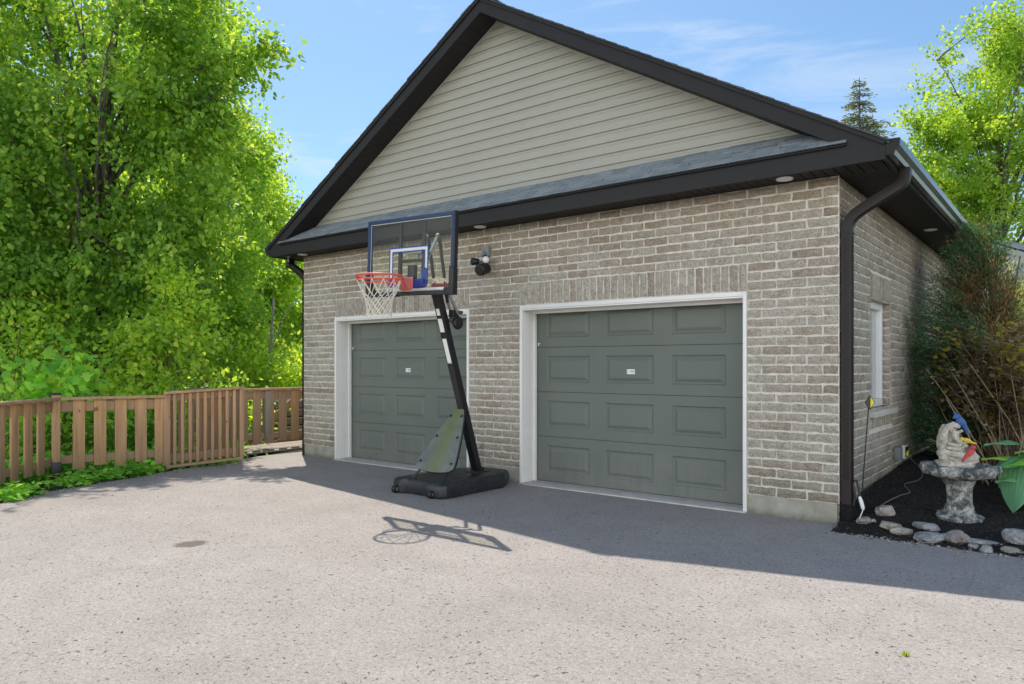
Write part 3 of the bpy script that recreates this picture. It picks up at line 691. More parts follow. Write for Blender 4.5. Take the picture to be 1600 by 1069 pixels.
for s_ in (-1, 1):
    m_.tube([bot+sx*(.21*s_)-sn*.01-sv*.03, Vector((-4.075+.25*s_, -1.335, .165))], .013, 8); m_.tube([top+sx*(.05*s_)-sv*.02, p0+pd*.9+sx*(.052*s_)], .012, 8); m_.tube([top+sx*(.06*s_)+sv*.1, p0+pd*.78+sx*(.055*s_)], .012, 8)
m_.build('shield_frame', M['pole'], hp, smooth=False)
for t, w in ((.13, .085), (.47, .165), (.88, .245)):
    for s_ in (-1, 1):
        b_ = MB(); c = top+sv*(L*t)+sx*(w*s_)+sn*.0225; b_.lathe((0, 0, 0), [(.017, 0), (.017, .006), (.009, .008)], 14, 'z'); 
        R_ = sn.to_track_quat('Z', 'Y').to_matrix(); b_.v = [tuple(c+R_ @ Vector(v)) for v in b_.v]; b_.build('bolt', M['black'], sh)
# moulded round mark on the shield
mk = MB(); c = top+sv*(L*.30)+sn*.0225; R_ = sn.to_track_quat('Z', 'Y').to_matrix(); mk.ring((0, 0, 0), .045, .004, 24, 6)
for q in (-.018, .018): mk.bar((q, -.03, 0), (q*.4, .03, 0), .006, .005)
mk.v = [tuple(c+R_ @ Vector(v)) for v in mk.v]; mk.build('moulded_mark', M['shield'], sh)
# backboard, tilted slightly: built around its centre then rolled
BY = -1.70; BX, BZ = -3.985, 2.69; BW, BH = 1.345, .845
ROLL = Matrix.Translation((BX, BY, BZ)) @ Matrix.Rotation(math.radians(2.0), 4, 'Y') @ Matrix.Translation((-BX, -BY, -BZ))
def rolled(o): o.data.transform(ROLL); return o
l, r, b0, t0 = BX-BW/2, BX+BW/2, BZ-BH/2, BZ+BH/2
m_ = MB(); m_.add([(l+.03, BY, b0+.04), (r-.03, BY, b0+.04), (r-.03, BY, t0-.03), (l+.03, BY, t0-.03)], [(0,1,2,3)]); bb = rolled(m_.build('backboard', M['glass'], hp))
fr = MB(); e = .040
fr.mm((l, BY-.018, t0-e), (r, BY+.030, t0)); fr.mm((l, BY-.018, b0+.085), (l+e, BY+.030, t0-e-.0005)); fr.mm((r-e, BY-.018, b0+.085), (r, BY+.030, t0-e-.0005))
rolled(fr.build('frame', M['navy'], bb, bevel=.004))
fr = MB(); fr.mm((r+.0005, BY-.02, b0+.2), (r+.016, BY+.034, t0+.004)); fr.mm((l+.2, BY-.022, b0-.012), (r-.10, BY+.05, b0+.028)); fr.mm((l+.06, BY-.03, b0-.02), (l+.5, BY+.04, b0+.03))
for s_ in (0, 1):
    a, b_ = (l-.012, l+.10) if s_ == 0 else (r-.10, r+.014)
    q = l if s_ == 0 else r
    fr.prism([(a, BY-.03, b0-.02), (b_, BY-.03, b0-.02), (b_, BY-.03, b0+.08 if s_ == 0 else b0+.215), (a, BY-.03, b0+.23 if s_ == 0 else b0+.26)] if False else
             ([(l-.012, BY-.03, b0-.02), (l+.11, BY-.03, b0-.02), (l+.11, BY-.03, b0+.045), (l+.055, BY-.03, b0+.10), (l+.045, BY-.03, b0+.24), (l-.012, BY-.03, b0+.25)] if s_ == 0 else
              [(r+.017, BY-.03, b0-.02), (r+.017, BY-.03, b0+.25), (r-.045, BY-.03, b0+.285), (r-.050, BY-.03, b0+.06), (r-.12, BY-.03, b0+.045), (r-.12, BY-.03, b0-.02)]), (0, .07, 0))
rolled(fr.build('corner_guard', M['black'], bb, bevel=.004))
fr = MB(); fr.mm((l+.36, BY-.026, b0+.029), (r-.12, BY+.01, b0+.062)); rolled(fr.build('bottom_rail', M['steel'], bb, bevel=.003))
fr = MB()    # pale pinstripe inside the frame
for a, b_ in (((l+.044, t0-.050), (r-.044, t0-.044)), ((l+.044, b0+.09), (l+.050, t0-.0505)), ((r-.050, b0+.09), (r-.044, t0-.0505))): fr.mm((a[0], BY-.0065, a[1]), (b_[0], BY-.0045, b_[1]))
rolled(fr.build('pinstripe', M['paleline'], bb))
fr = MB(); X0, X1, Z0, Z1 = BX-.315, BX+.300, BZ-.315, BZ+.10
def rect_lines(mb_, x0, x1, z0, z1, w, yy, bottom=True, mi=0):
    mb_.mm((x0, yy-.0015, z1-w), (x1, yy, z1), mi); mb_.mm((x0, yy-.0015, z0), (x0+w, yy, z1-w-.0003), mi); mb_.mm((x1-w, yy-.0015, z0), (x1, yy, z1-w-.0003), mi)
    if bottom: mb_.mm((x0+w+.0003, yy-.0015, z0), (x1-w-.0003, yy, z0+w), mi)
rect_lines(fr, X0, X1, Z0, Z1, .016, BY-.0045, False); rect_lines(fr, X0+.050, X1-.050, Z0, Z1-.050, .014, BY-.0045, False)
fr.mm((X0+.07, BY-.006, Z0-.03), (X1-.012, BY-.0045, Z0+.055)); fr.mm((X0, BY-.0062, Z0-.03), (X0+.068, BY-.0047, Z0+.055)); fr.mm((X1-.10, BY-.0066, Z0+.056), (X1-.012, BY-.0051, Z0+.16))
rect_lines(fr, X0+.018, X1-.018, Z0+.17, Z1-.018, .030, BY-.0047, False, 1); fr.mm((X0+.018, BY-.0062, Z0+.057), (X0+.048, BY-.0047, Z0+.169), 1)
rolled(fr.build('shooting_square', [M['blueline'], M['paleline']], bb))
fr = MB(); fr.mm((r-.318, BY-.006, b0+.065), (r-.055, BY-.0045, b0+.10)); rolled(fr.build('decal_band', M['maroon'], bb))
t = text_mesh('SPALDING', .066, 'maker_lettering', M['cream'], ROLL @ Matrix.Translation((r-.187, BY-.0065, b0+.130)) @ FRONT, bb, .0008, .78, .0018)
fr = MB()
for x, w in ((BX-.190, .042), (BX+.178, .042)): fr.mm((x-w/2, BY+.032, b0-.01), (x+w/2, BY+.062, t0-.01))
fr.mm((BX-.168, BY+.032, BZ-.07), (BX+.156, BY+.06, BZ-.035)); fr.mm((BX-.06, BY+.034, b0+.02), (BX+.04, BY+.09, BZ-.10)); fr.mm((BX-.168, BY+.033, b0+.05), (BX+.156, BY+.055, b0+.09)); fr.mm((BX-.168, BY+.033, t0-.05), (BX+.156, BY+.055, t0-.025))
rolled(fr.build('rear_brace', M['black'], bb, bevel=.003))
ap = Vector((0, -1.34, 2.955))
for x in (-4.075, -3.905):
    a = MB(); a.bar((x, ap.y, ap.z), (x, -1.635, 2.42), .020, .034, (1, 0, 0)); a.bar((x+.0, ap.y-.05, ap.z-.19), (x, -1.635, 2.72), .018, .03, (1, 0, 0)); a.tube([(x-.014, ap.y, ap.z), (x+.014, ap.y, ap.z)], .022, 10); a.build('lift_arm', M['steel'], hp, bevel=.003)
    a = MB(); a.bar((x+.022, ap.y, ap.z), (x+.022, -1.20, 2.20), .02, .036, (1, 0, 0)); a.build('lift_strut', M['pole'], hp, bevel=.003)
m_ = MB(); m_.bar((-3.965, -1.165, 2.34), (-3.965, -1.035, 2.06), .024, .024, (1, 0, 0)); m_.bar((-3.92, -1.14, 2.32), (-3.92, -.99, 2.08), .03, .03, (1, 0, 0)); 
m_.build('actuator_rod', M['steel'], hp, bevel=.003)
m_ = MB(); m_.lathe((-3.925, -.985, 1.985), [(.02, -.03), (.066, -.028), (.078, -.012), (.078, .012), (.066, .028), (.02, .03)], 22, 'x'); m_.box((-3.945, -1.03, 2.09), (.07, .10, .08)); m_.bar((-3.945, -1.02, 2.12), (-3.89, -.94, 2.10), .04, .04); m_.bar((-3.99, -1.06, 2.03), (-3.93, -.98, 1.99), .06, .06)
m_.build('height_handle', M['black'], hp, bevel=.005)
RC = Vector((-4.005, BY-.415, 2.425)); RR = .238
m_ = MB(); m_.ring(RC, RR, .0105, 44, 10); m_.ring(RC+Vector((0, .0, -.042)), RR*.965, .006, 44, 8)
for s_ in (-1, 1): m_.tube([RC+Vector((s_*RR*.72, RR*.70, -.01)), (RC.x+s_*.07, BY-.10, 2.33)], .009, 8); m_.tube([RC+Vector((s_*RR*.45, RR*.89, -.005)), (RC.x+s_*.06, BY-.10, 2.41)], .008, 8)
for k in range(12):
    a = 2*PI*k/12; m_.tube([RC+Vector((RR*.99*math.cos(a), RR*.99*math.sin(a), -.004)), RC+Vector((RR*.965*math.cos(a), RR*.965*math.sin(a), -.045))], .005, 6)
m_.build('rim', M['rim'], hp, smooth=True)
m_ = MB(); m_.prism([(RC.x-.075, BY-.008, 2.29), (RC.x-.075, BY-.15, 2.385), (RC.x-.075, BY-.16, 2.43), (RC.x-.075, BY-.008, 2.435)], (.15, 0, 0)); m_.mm((RC.x-.09, BY-.022, 2.275), (RC.x+.09, BY-.0085, 2.45))
m_.build('rim_bracket', M['rimpale'], hp, bevel=.004)
m_ = MB(); prof = [(.232, -.045), (.175, -.175), (.150, -.225), (.138, -.275), (.130, -.325), (.128, -.375), (.132, -.425)]
for k in range(12):
    for s_ in (-1, 1):
        pts = []
        for i, (rr, z) in enumerate(prof):
            a = 2*PI*(k+s_*.5*i)/12; pts.append(RC+Vector((rr*math.cos(a), rr*math.sin(a), z+.006*math.sin(k*2.3+i))))
        m_.tube(pts, .0042, 5)
m_.build('net', M['net'], hp, smooth=True)

# ================================================================== GROUND
def poly_sheet(name, pts, z, m, kind='structure'):
    me = bpy.data.meshes.new(name); me.from_pydata([(p[0], p[1], z) for p in pts], [], [list(range(len(pts)))]); me.materials.append(m)
    bm = bmesh.new(); bm.from_mesh(me); bmesh.ops.triangulate(bm, faces=bm.faces); bmesh.ops.recalc_face_normals(bm, faces=bm.faces); bm.to_mesh(me); bm.free()
    if me.polygons[0].normal.z < 0: me.flip_normals()
    o = bpy.data.objects.new(name, me); COL.objects.link(o); return tag(o, kind=kind)
def wob(pts, step, amp, seed):
    out = []
    for a, b in zip(pts, pts[1:]):
        n = max(1, int((Vector(b)-Vector(a)).length/step)); 
        for i in range(n):
            q = Vector(a).lerp(Vector(b), i/n); k = noise.noise(Vector((q.x*2.7+seed, q.y*2.7, 0)))*amp; k2 = noise.noise(Vector((q.x*9+seed, q.y*9, 5)))*amp*.5; out.append((q.x+k+k2, q.y+k2))
    out.append(tuple(pts[-1])); return out
left = [tuple(G(*p)[:2]) for p in [(0, 787), (60, 772), (130, 759), (200, 748), (262, 737), (320, 727), (378, 717)]]
left = [(left[0][0]+1.6, left[0][1]-3.2), (left[0][0]+.65, left[0][1]-1.3)]+left
right = [(.02, -.345), (.27, -.36), (.75, -.345), (1.1, -.365), (1.5, -.345), (2.6, -.2), (5, .2), (14, 1.0)]
pg = wob(left, .12, .05, 1)+[(-8.95, .32), (-8.95, .6), (-8.2, .6), (-.05, .6), (-.03, .02), (.012, -.02)]+wob(right, .12, .04, 9)+[(14, -30), (-4, -30)]
poly_sheet('driveway', pg, 0.0, M['asphalt'])

def terr(x, y):
    h = -.06
    # falls away behind the fence on the left
    d = -(x+9.2)-.10*max(0, y)
    if d > 0: h -= 2.4*min(1, d/7)**1.2 if d < 7 else 2.4
    return h+.10*noise.noise(Vector((x*.25, y*.25, 3)))*min(1, max(0, d)/2)
gx = np.unique(np.concatenate([np.linspace(-30, 12, 85), np.linspace(-400, -30, 20), np.linspace(12, 400, 20)])); gy = np.unique(np.concatenate([np.linspace(-12, 40, 80), np.linspace(-400, -12, 16), np.linspace(40, 500, 20)]))
vs = [(x, y, terr(x, y)) for y in gy for x in gx]; nx = len(gx)
fsx = [(j*nx+i, j*nx+i+1, (j+1)*nx+i+1, (j+1)*nx+i) for j in range(len(gy)-1) for i in range(nx-1)]
me = bpy.data.meshes.new('ground'); me.from_pydata(vs, [], fsx); me.materials.append(M['soil']); me.polygons.foreach_set('use_smooth', [True]*len(fsx))
o = bpy.data.objects.new('ground', me); COL.objects.link(o); tag(o, kind='structure')
def sst(a, b, x): t = min(1, max(0, (x-a)/(b-a))); return t*t*(3-2*t)
def mz(x, y): return .004+.05*sst(-.40, .25, y)+.15*sst(.1, 1.0, y)*(1-sst(.15, .85, x))+.06*sst(1.2, 3.5, y)
vs = []; ys_ = np.linspace(-.40, 8.5, 120); xs_ = np.linspace(.016, 5.0, 80)
for y in ys_:
    for x in xs_:
        vs.append((x, y, mz(x, y)+.018*noise.noise(Vector((x*9, y*9, 0)))+.010*noise.noise(Vector((x*31, y*31, 2))) if y > -.36 else -.03))
n = len(xs_); me = bpy.data.meshes.new('mulch_bed'); me.from_pydata(vs, [], [(j*n+i, j*n+i+1, (j+1)*n+i+1, (j+1)*n+i) for j in range(len(ys_)-1) for i in range(n-1)]); me.materials.append(M['mulch'])
o = bpy.data.objects.new('mulch_bed', me); COL.objects.link(o); tag(o, kind='structure')
m_ = MB()
for k in range(5200):
    x = .03+2.6*random.random(); y = -.33+3.6*random.random()**1.3; a = random.random()*PI; l_ = random.uniform(.008, .028); w = random.uniform(.003, .009)
    R_ = Matrix.Rotation(a, 3, 'Z') @ Matrix.Rotation(random.gauss(0, .35), 3, 'X') @ Matrix.Rotation(random.gauss(0, .35), 3, 'Y')
    m_.box((x, y, mz(x, y)+.012+random.uniform(0, .008)), (l_, w, .004), R_, 0, random.random()**3)
o = m_.build('mulch_chips', m_tone('mulch_chip', (.008,.007,.006), (.10,.08,.06), .9, 60, .3)); tag(o, 'dark shredded mulch chips over the planting bed', 'mulch', kind='stuff')
m_ = MB()
for k in range(990):   # loose grit where the asphalt crumbles
    if k < 420:
        i = random.randrange(len(left)-1); q = Vector(left[i]).lerp(Vector(left[i+1]), random.random()); x, y = q.x+random.gauss(.03, .07), q.y+random.gauss(0, .07)
    elif k > 900:
        x = random.uniform(-7.5, 1.6); y = random.uniform(-5.6, -.45)
        if x < -6.0 and y < -4: continue
    else:
        x = random.uniform(.0, 1.9); y = -.36+random.gauss(0, .05)
    s_ = random.uniform(.003, .010)*(1.6 if random.random() < .06 else 1)
    m_.box((x, y, s_*.4), (s_*1.4, s_, s_*.8), Matrix.Rotation(random.random()*3, 3, 'Z') @ Matrix.Rotation(random.random()*.6, 3, 'X'), 0, random.random())
o = m_.build('loose_grit', m_tone('grit', (.10,.09,.08), (.50,.46,.42), .9, 80, .2)); tag(o, 'loose grit and crumbs along the asphalt edges', 'grit', kind='stuff')

# ================================================================== FENCE, GATE, STEPS
A = P(0, 600, 8.37); B = P(87, 600, 9.47); C_ = P(260, 600, 10.28); D = P(376, 600, 10.85)
for v in (A, B, C_, D): v.z = 0
A0 = A+(A-B)*1.35
TOP = 1.065
def frame_of(a, b):
    x = (b-a).normalized(); y = Vector((x.y, -x.x, 0))
    if y.dot(CAM-a) < 0: y = -y
    return x, y
def bay(root, a, b, nb, wood, first=.5, last=.5, bw=.142, zb=.10, ztop=TOP, capname='cap_rail', capw=.14, zshift=0, sidef=.0):
    x, y = frame_of(a, b); L = (b-a).length; up = Vector((0, 0, 1))
    m_ = MB(); m_.bar(a+up*(ztop-.018)+y*.02, b+up*(ztop-.018)+y*.02, capw, .036, up, 0, random.random()); m_.build(capname, wood, root, bevel=.004)
    m_ = MB(); m_.bar(a+up*(ztop-.125)-y*.025, b+up*(ztop-.125)-y*.025, .038, .135, up, 0, .9); m_.build('rail', wood, root, bevel=.004)
    m_ = MB(); m_.bar(a+up*(zb+.115)-y*.025, b+up*(zb+.115)-y*.025, .038, .10, up, 0, .8); m_.build('rail', wood, root, bevel=.004)
    m_ = MB()
    for i in range(nb):
        t = (first+i)/(nb-1+first+last); c = a+x*(L*t); 
        R_ = Matrix((x, y, up)).transposed() @ Matrix.Rotation(random.gauss(0, .006), 3, 'Y'); z0 = zb+random.uniform(-.03, .02)
        m_.box(c+y*.008+up*((z0+ztop-.037)/2), (bw*random.uniform(.96, 1.04), .025, ztop-.037-z0), R_, 0, random.random())
    m_.build('slat_panel', wood, root, bevel=.003)
def post(root, p, x, y, wood, h, cap=True, w=.092, boot=True):
    up = Vector((0, 0, 1)); R_ = Matrix((x, y, up)).transposed()
    m_ = MB(); m_.box(p+up*((h+.17)/2), (w, w, h-.17), R_, 0, random.random()*.5); o = m_.build('post', wood, root, bevel=.005)
    if boot: q = MB(); q.box(p+up*.085, (w+.012, w+.012, .27), R_); q.build('post_boot', M['black'], o, bevel=.004)
    if cap: q = MB(); q.box(p+up*(h+.006), (w+.045, w+.045, .014), R_); q.box(p+up*(h+.02), (w+.02, w+.02, .014), R_); q.build('post_cap', M['black'], o, bevel=.004)
    return o
fA = empty('timber_fence', (B+C_)/2, 'weathered cedar fence with spaced boards and capped post left of the gate', 'fence', 'cedar fence runs by the gate')
xB, yB = frame_of(B, C_)
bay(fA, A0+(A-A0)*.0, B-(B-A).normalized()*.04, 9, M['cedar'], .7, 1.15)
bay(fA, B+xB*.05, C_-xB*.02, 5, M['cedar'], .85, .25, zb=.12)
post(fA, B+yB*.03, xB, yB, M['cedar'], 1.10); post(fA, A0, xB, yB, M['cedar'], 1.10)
# gate
gt = empty('timber_gate', (C_+D)/2, 'cedar baluster gate panel with narrow slats between the two fence runs', 'gate')
x, y = frame_of(C_, D); up = Vector((0, 0, 1)); L = (D-C_).length
def gp(t, z, o=0): return C_+x*(L*t)+up*(z+.055*t)+y*o
m_ = MB(); m_.bar(gp(.0, .05, .03), gp(.0, 1.075, .03), .085, .05, y); m_.bar(gp(1.0, .05, .03), gp(1.0, 1.075, .03), .06, .09, y); m_.bar(gp(-.03, 1.095, .02), gp(1.03, 1.095, .02), .15, .034, up); m_.bar(gp(-.02, .045, .05), gp(1.02, .045, .05), .09, .035, up)
m_.bar(gp(.03, 1.02, -.02), gp(.97, 1.02, -.02), .04, .10, up, 0, .8); m_.bar(gp(.03, .15, -.02), gp(.97, .15, -.02), .04, .12, up, 0, .6)
m_.build('gate_frame', M['cedarnew'], gt, bevel=.004)
m_ = MB()
for i in range(9): t = (i+1)/10; m_.bar(gp(t, .065, .035), gp(t, 1.075, .035), .042, .038, y, 0, random.random()*.6)
m_.build('slat_panel', M['cedarnew'], gt, bevel=.003)
m_ = MB()
for i in range(8): t = .09+i*.118; m_.bar(gp(t, .12, -.055), gp(t, 1.05, -.055), .095, .022, y, 0, .6+.4*random.random())
m_.build('back_boards', M['cedar'], gt, bevel=.003)
m_ = MB(); m_.bar(gp(.06, 1.114, .02), gp(.14, 1.114, .02), .10, .005, up); m_.build('hinge_plate', M['steel'], gt)
# far run beyond the gate, up to the garage
E0 = P(378, 600, 12.2); E1 = P(520, 600, 13.6); E0.z = E1.z = 0
fB = empty('timber_fence', (E0+E1)/2, 'bright cedar fence run with one grey post between the gate and garage', 'fence', 'cedar fence runs by the gate')
x, y = frame_of(E0, E1); Lf = (E1-E0).length
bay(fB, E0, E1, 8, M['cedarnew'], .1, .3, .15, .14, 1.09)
post(fB, P(416, 600, 12.6)*1.0-Vector((0, 0, P(416, 600, 12.6).z))+y*.03, x, y, M['greywood'], 1.06, False, .12, False)
H0 = P(296, 600, 12.6); H1 = P(380, 600, 12.25); H0.z = H1.z = 0
fC = empty('timber_fence', (H0+H1)/2, 'weathered fence length seen behind the gate with a dark top rail', 'fence', 'cedar fence runs by the gate')
bay(fC, H0, H1, 5, M['greywood'], .3, .3, .14, .12, 1.085)
# plank threshold
m_ = MB(); q0 = G(374, 713); q1 = G(476, 701); q2 = G(476, 690); q3 = G(374, 700)
for k in range(3):
    f0, f1 = k/3+.01, (k+1)/3-.01; a, b_, c, d = q0.lerp(q3, f0), q1.lerp(q2, f0), q1.lerp(q2, f1), q0.lerp(q3, f1)
    m_.prism([(v.x, v.y, .006) for v in (a, b_, c, d)], (0, 0, .022+.001*k), 0, .2)
o = m_.build('timber_threshold', M['palewood'], bevel=.004); tag(o, 'pale timber plank threshold on the ground under the far fence', 'threshold')
# steps behind the fence
st = empty('garden_steps', P(440, 660, 15.5), 'grey plank steps with a diagonal timber handrail behind the far fence', 'steps')
a, b_ = P(392, 650, 15.4), P(540, 650, 16.6); xs, ysv = frame_of(a, b_)
for k in range(6):
    z = .62-.175*k; off = ysv*(.13*k)
    m_ = MB(); aa = Vector((a.x, a.y, z))+off; bb_ = Vector((b_.x, b_.y, z))+off; m_.bar(aa, bb_, .16, .15, up, 0, random.random()); m_.build('tread', M['greywood'], st, bevel=.008)
m_ = MB(); back = -ysv
for k in range(7): m_.bar(Vector((a.x, a.y, .70))+back*(.1+k*.16)+up*.012*k*3, Vector((b_.x, b_.y, .70))+back*(.1+k*.16)+up*.012*k*3, .15, .03, up, 0, .2)
m_.build('landing', M['palewood'], st, bevel=.004)
m_ = MB(); m_.mm((a.x-.2, a.y+.2, -1), (a.x-.1, a.y+.3, -.9)); mbk = MB(); mbk.prism([Vector((a.x, a.y, -.6))+back*.1, Vector((b_.x, b_.y, -.6))+back*.1, Vector((b_.x, b_.y, .66))+back*.1, Vector((a.x, a.y, .66))+back*.1], back*.05); mbk.build('riser_backing', M['seam'], st)
m_ = MB(); m_.bar(P(386, 690, 14.4), P(500, 590, 15.2), .05, .14, up, 0, .4); m_.build('handrail', M['cedar'], st, bevel=.004)
m_ = MB(); m_.bar(P(428, 697, 14.0), P(500, 664, 14.3), .05, .16, up, 0, .1); m_.build('stringer', M['cedarnew'], st, bevel=.004)

# ================================================================== VEGETATION
SHAPES = dict(blade=[(.42, 1.0)], ovate=[(.14, .72), (.38, 1.0), (.70, .60)], maple=[(.02, .55), (.22, .50), (.36, 1.05), (.52, .48), (.74, .52), (.80, .22)])
def leaf_obj(name, pts, dirs, size, asp, m, parent=None, fold=.25, szvar=.35, normbias=None, shape='blade'):
    """one mesh of many small folded leaf blades: pts (n,3), dirs (n,3) unit blade directions"""
    n = len(pts); d = dirs/np.linalg.norm(dirs, axis=1, keepdims=True)
    rv = rng.normal(size=(n, 3))
    if normbias is not None: rv = rv*normbias[1]+np.array(normbias[0])
    s = np.cross(d, rv); s /= np.linalg.norm(s, axis=1, keepdims=True)+1e-9; nn = np.cross(s, d)
    L = size*(1+szvar*rng.uniform(-1, 1, size=(n, 1))); Wd = L*asp*.5
    half = SHAPES[shape]; k = len(half)          # outline points of one half blade; the midrib joins base and tip
    nv = 2+2*k; v = np.empty((n, nv, 3)); v[:, 0] = pts; v[:, 1] = pts+d*L
    for i, (u, w_) in enumerate(half):
        dro = -nn*L*.10*(u*u)
        v[:, 2+i] = pts+d*L*u+s*Wd*w_+nn*Wd*fold*w_+dro; v[:, 2+k+i] = pts+d*L*u-s*Wd*w_+nn*Wd*fold*w_+dro
    f1 = [0]+[2+i for i in range(k)]+[1]; f2 = [1]+[2+k+i for i in range(k-1, -1, -1)]+[0]; fl = len(f1)
    idx = (np.arange(n, dtype=np.int32)[:, None]*nv+np.array(f1+f2, dtype=np.int32)[None, :]).reshape(-1)
    me = bpy.data.meshes.new(name); me.vertices.add(nv*n); me.vertices.foreach_set('co', v.reshape(-1).astype(np.float32))
    me.loops.add(2*fl*n); me.loops.foreach_set('vertex_index', idx); me.polygons.add(2*n)
    me.polygons.foreach_set('loop_start', np.arange(0, 2*fl*n, fl, dtype=np.int32)); me.polygons.foreach_set('loop_total', np.full(2*n, fl, dtype=np.int32))
    me.materials.append(m); me.update(calc_edges=True); me.validate()
    o = bpy.data.objects.new(name, me); COL.objects.link(o); setparent(o, parent); return o
def ell_points(c, r, n, inner=.35, nz=.55, thr=-.12, seed=0):
    if max(r) < .7: thr = -2
    out = []; c = np.array(c); r = np.array(r); tries = 0
    while len(out) < n and tries < n*30:
        tries += 1
        q = rng.normal(size=3); q /= np.linalg.norm(q); u = (inner**3+(1-inner**3)*rng.random())**(1/3)
        lump = 1+.22*noise.noise(Vector(q*2.1)+Vector((seed*3.1, 0, 0)))
        p = c+q*r*u*lump
        if noise.noise(Vector(p*nz)+Vector((seed*7.7, 1, 4))) > thr: out.append(p)
    return np.array(out)
def make_tree(name, base, trunk_top, tr, lobes, leafm, barkm, lsize, lper, label, group, asp=.75, spread=.33, droop=.35, inner=.35, thr=-.12, nz=.55, nlimb=18, upbias=.0, extra=None, tw=.008, shape='blade'):
    """trunk, curved limbs to every lobe and sprays of leaves at the twig ends"""
    base = Vector(base); top = Vector(trunk_top); e = empty(name, base, label, 'tree', group)
    t = MB(); pts = []; nseg = 9
    for i in range(nseg+1):
        f = i/nseg; q = base.lerp(top, f); q += Vector((noise.noise(Vector((f*3, base.x, 0))), noise.noise(Vector((f*3, base.y, 9))), 0))*.22*f; pts.append(q)
    t.tube(pts, [tr*(1-.82*(i/nseg))*(1.35 if i == 0 else 1) for i in range(nseg+1)], 12)
    tw_all = np.concatenate([ell_points(l[0], l[1], l[2], inner, nz, thr, i+len(label)) for i, l in enumerate(lobes)])
    idx = rng.permutation(len(tw_all))[:nlimb]; limbs = []
    for k in idx:
        g = Vector(tw_all[k]); hz = min(max((g.z-base.z)*random.uniform(.45, .75), (top.z-base.z)*.15), (top.z-base.z)*.97); f = hz/(top.z-base.z); i = min(int(f*nseg), nseg-1); s = pts[i].lerp(pts[i+1], f*nseg-i)
        mid = s.lerp(g, .5)+Vector((random.gauss(0, .15), random.gauss(0, .15), .12*(g-s).length)); c = []
        for q in range(8):
            u = q/7; c.append((s*(1-u)**2+mid*2*u*(1-u)+g*u*u)+Vector((random.gauss(0, .03), random.gauss(0, .03), 0))*(u > 0))
        r0 = tr*(.42-.25*f); t.tube(c, [max(.006, r0*(1-.9*q/7)) for q in range(8)], 6); limbs += c[2:]
    if extra:
        for c in extra: t.tube([Vector(v) for v in c], [max(.005, .05*(1-.9*i/(len(c)-1))) for i in range(len(c))], 6)
    la = np.array([tuple(v) for v in limbs])
    for k in rng.permutation(len(tw_all))[:min(len(tw_all), 260)]:
        p = tw_all[k]; j = np.argmin(((la-p)**2).sum(1)); a = Vector(la[j]); g = Vector(p)
        if (g-a).length < 2.4: t.tube([a, a.lerp(g, .5)+Vector((0, 0, .06)), g], [tw*1.6, tw, tw*.5], 4, 0, False)
    t.build('trunk', barkm, e, smooth=True)
    cen = np.mean([np.array(l[0]) for l in lobes], axis=0)
    n = len(tw_all); pp = np.repeat(tw_all, lper, axis=0)
    od = tw_all-cen; od[:, 2] *= .4; od /= np.linalg.norm(od, axis=1, keepdims=True)+1e-6; od = od+rng.normal(size=od.shape)*.5; od[:, 2] += upbias-droop*.4; od /= np.linalg.norm(od, axis=1, keepdims=True)
    od = np.repeat(od, lper, axis=0); u = rng.uniform(-1, 1, size=(len(pp), 1))
    pp = pp+od*u*spread*1.5+rng.normal(size=pp.shape)*spread*.36*np.array([1, 1, .75])
    dd = od*.5+rng.normal(size=pp.shape)*.6; dd[:, 2] -= droop
    leaf_obj('crown', pp, dd, lsize, asp, leafm, e, normbias=((0, 0, .7), .7), shape=shape)
    return e
U = lambda px, py, d: np.array(P(px, py, d))
def lob(px, py, d, rx, rz, n): return (tuple(P(px, py, d)), (rx, rx, rz), n)
def base_at(px, d):
    p = P(px, 600, d); return (p.x, p.y, terr(p.x, p.y)-.1)
TL = 'trees beyond the cedar fence'
br = [P(300, 110, 14.2), P(345, 95, 14.1), P(390, 80, 14), P(425, 72, 13.9), P(446, 80, 13.9)]
make_tree('broadleaf_tree', base_at(132, 14.8), P(190, -150, 14.6), .19,
          [lob(165, 40, 14.6, 2.3, 2.5, 330), lob(165, 250, 14.4, 2.45, 1.9, 330), lob(120, 420, 14.2, 2.4, 1.5, 270), lob(290, 330, 14.8, 1.35, 2.0, 170), lob(262, 60, 14.5, 1.1, 2.3, 140), lob(300, 160, 14.4, .8, 1.2, 60), lob(60, 120, 14.8, 1.8, 2.6, 190),
           lob(350, 94, 14.1, .58, .22, 20), lob(415, 76, 13.9, .34, .12, 9), lob(400, 115, 14, .12, .4, 5), lob(355, 215, 14.4, .35, .5, 10)],
          M['leafA'], M['bark'], .104, 42, 'tall broadleaf tree with dense mid green crown filling the upper left', TL, .74, .30, .55, .3, -.04, .62, 46, 0, [br], .008, 'ovate')
make_tree('broadleaf_tree', base_at(20, 12.6), P(-60, 0, 12.6), .16,
          [lob(-20, 380, 12.4, 1.5, 1.4, 200), lob(-60, 200, 12.6, 1.6, 2.2, 200), lob(30, 500, 12.6, 1.1, .75, 110)],
          M['leafA'], M['bark'], .092, 48, 'dark branched broadleaf tree at the left edge of the picture', TL, .74, .29, .5, .3, -.06, .6, 26, 0, None, .008, 'ovate')
make_tree('broadleaf_tree', base_at(318, 19), P(325, 250, 19), .14,
          [lob(320, 380, 19, 1.6, 1.9, 190), lob(350, 480, 18.6, 1.2, 1.5, 150), lob(372, 270, 19.5, 1.0, 1.7, 140), lob(290, 530, 18.5, 1.4, 1.0, 110)],
          M['leafB'], M['bark'], .10, 60, 'bright green broadleaf tree behind the fence gate', TL, .75, .36, .7, .3, -.12, .5, 16)
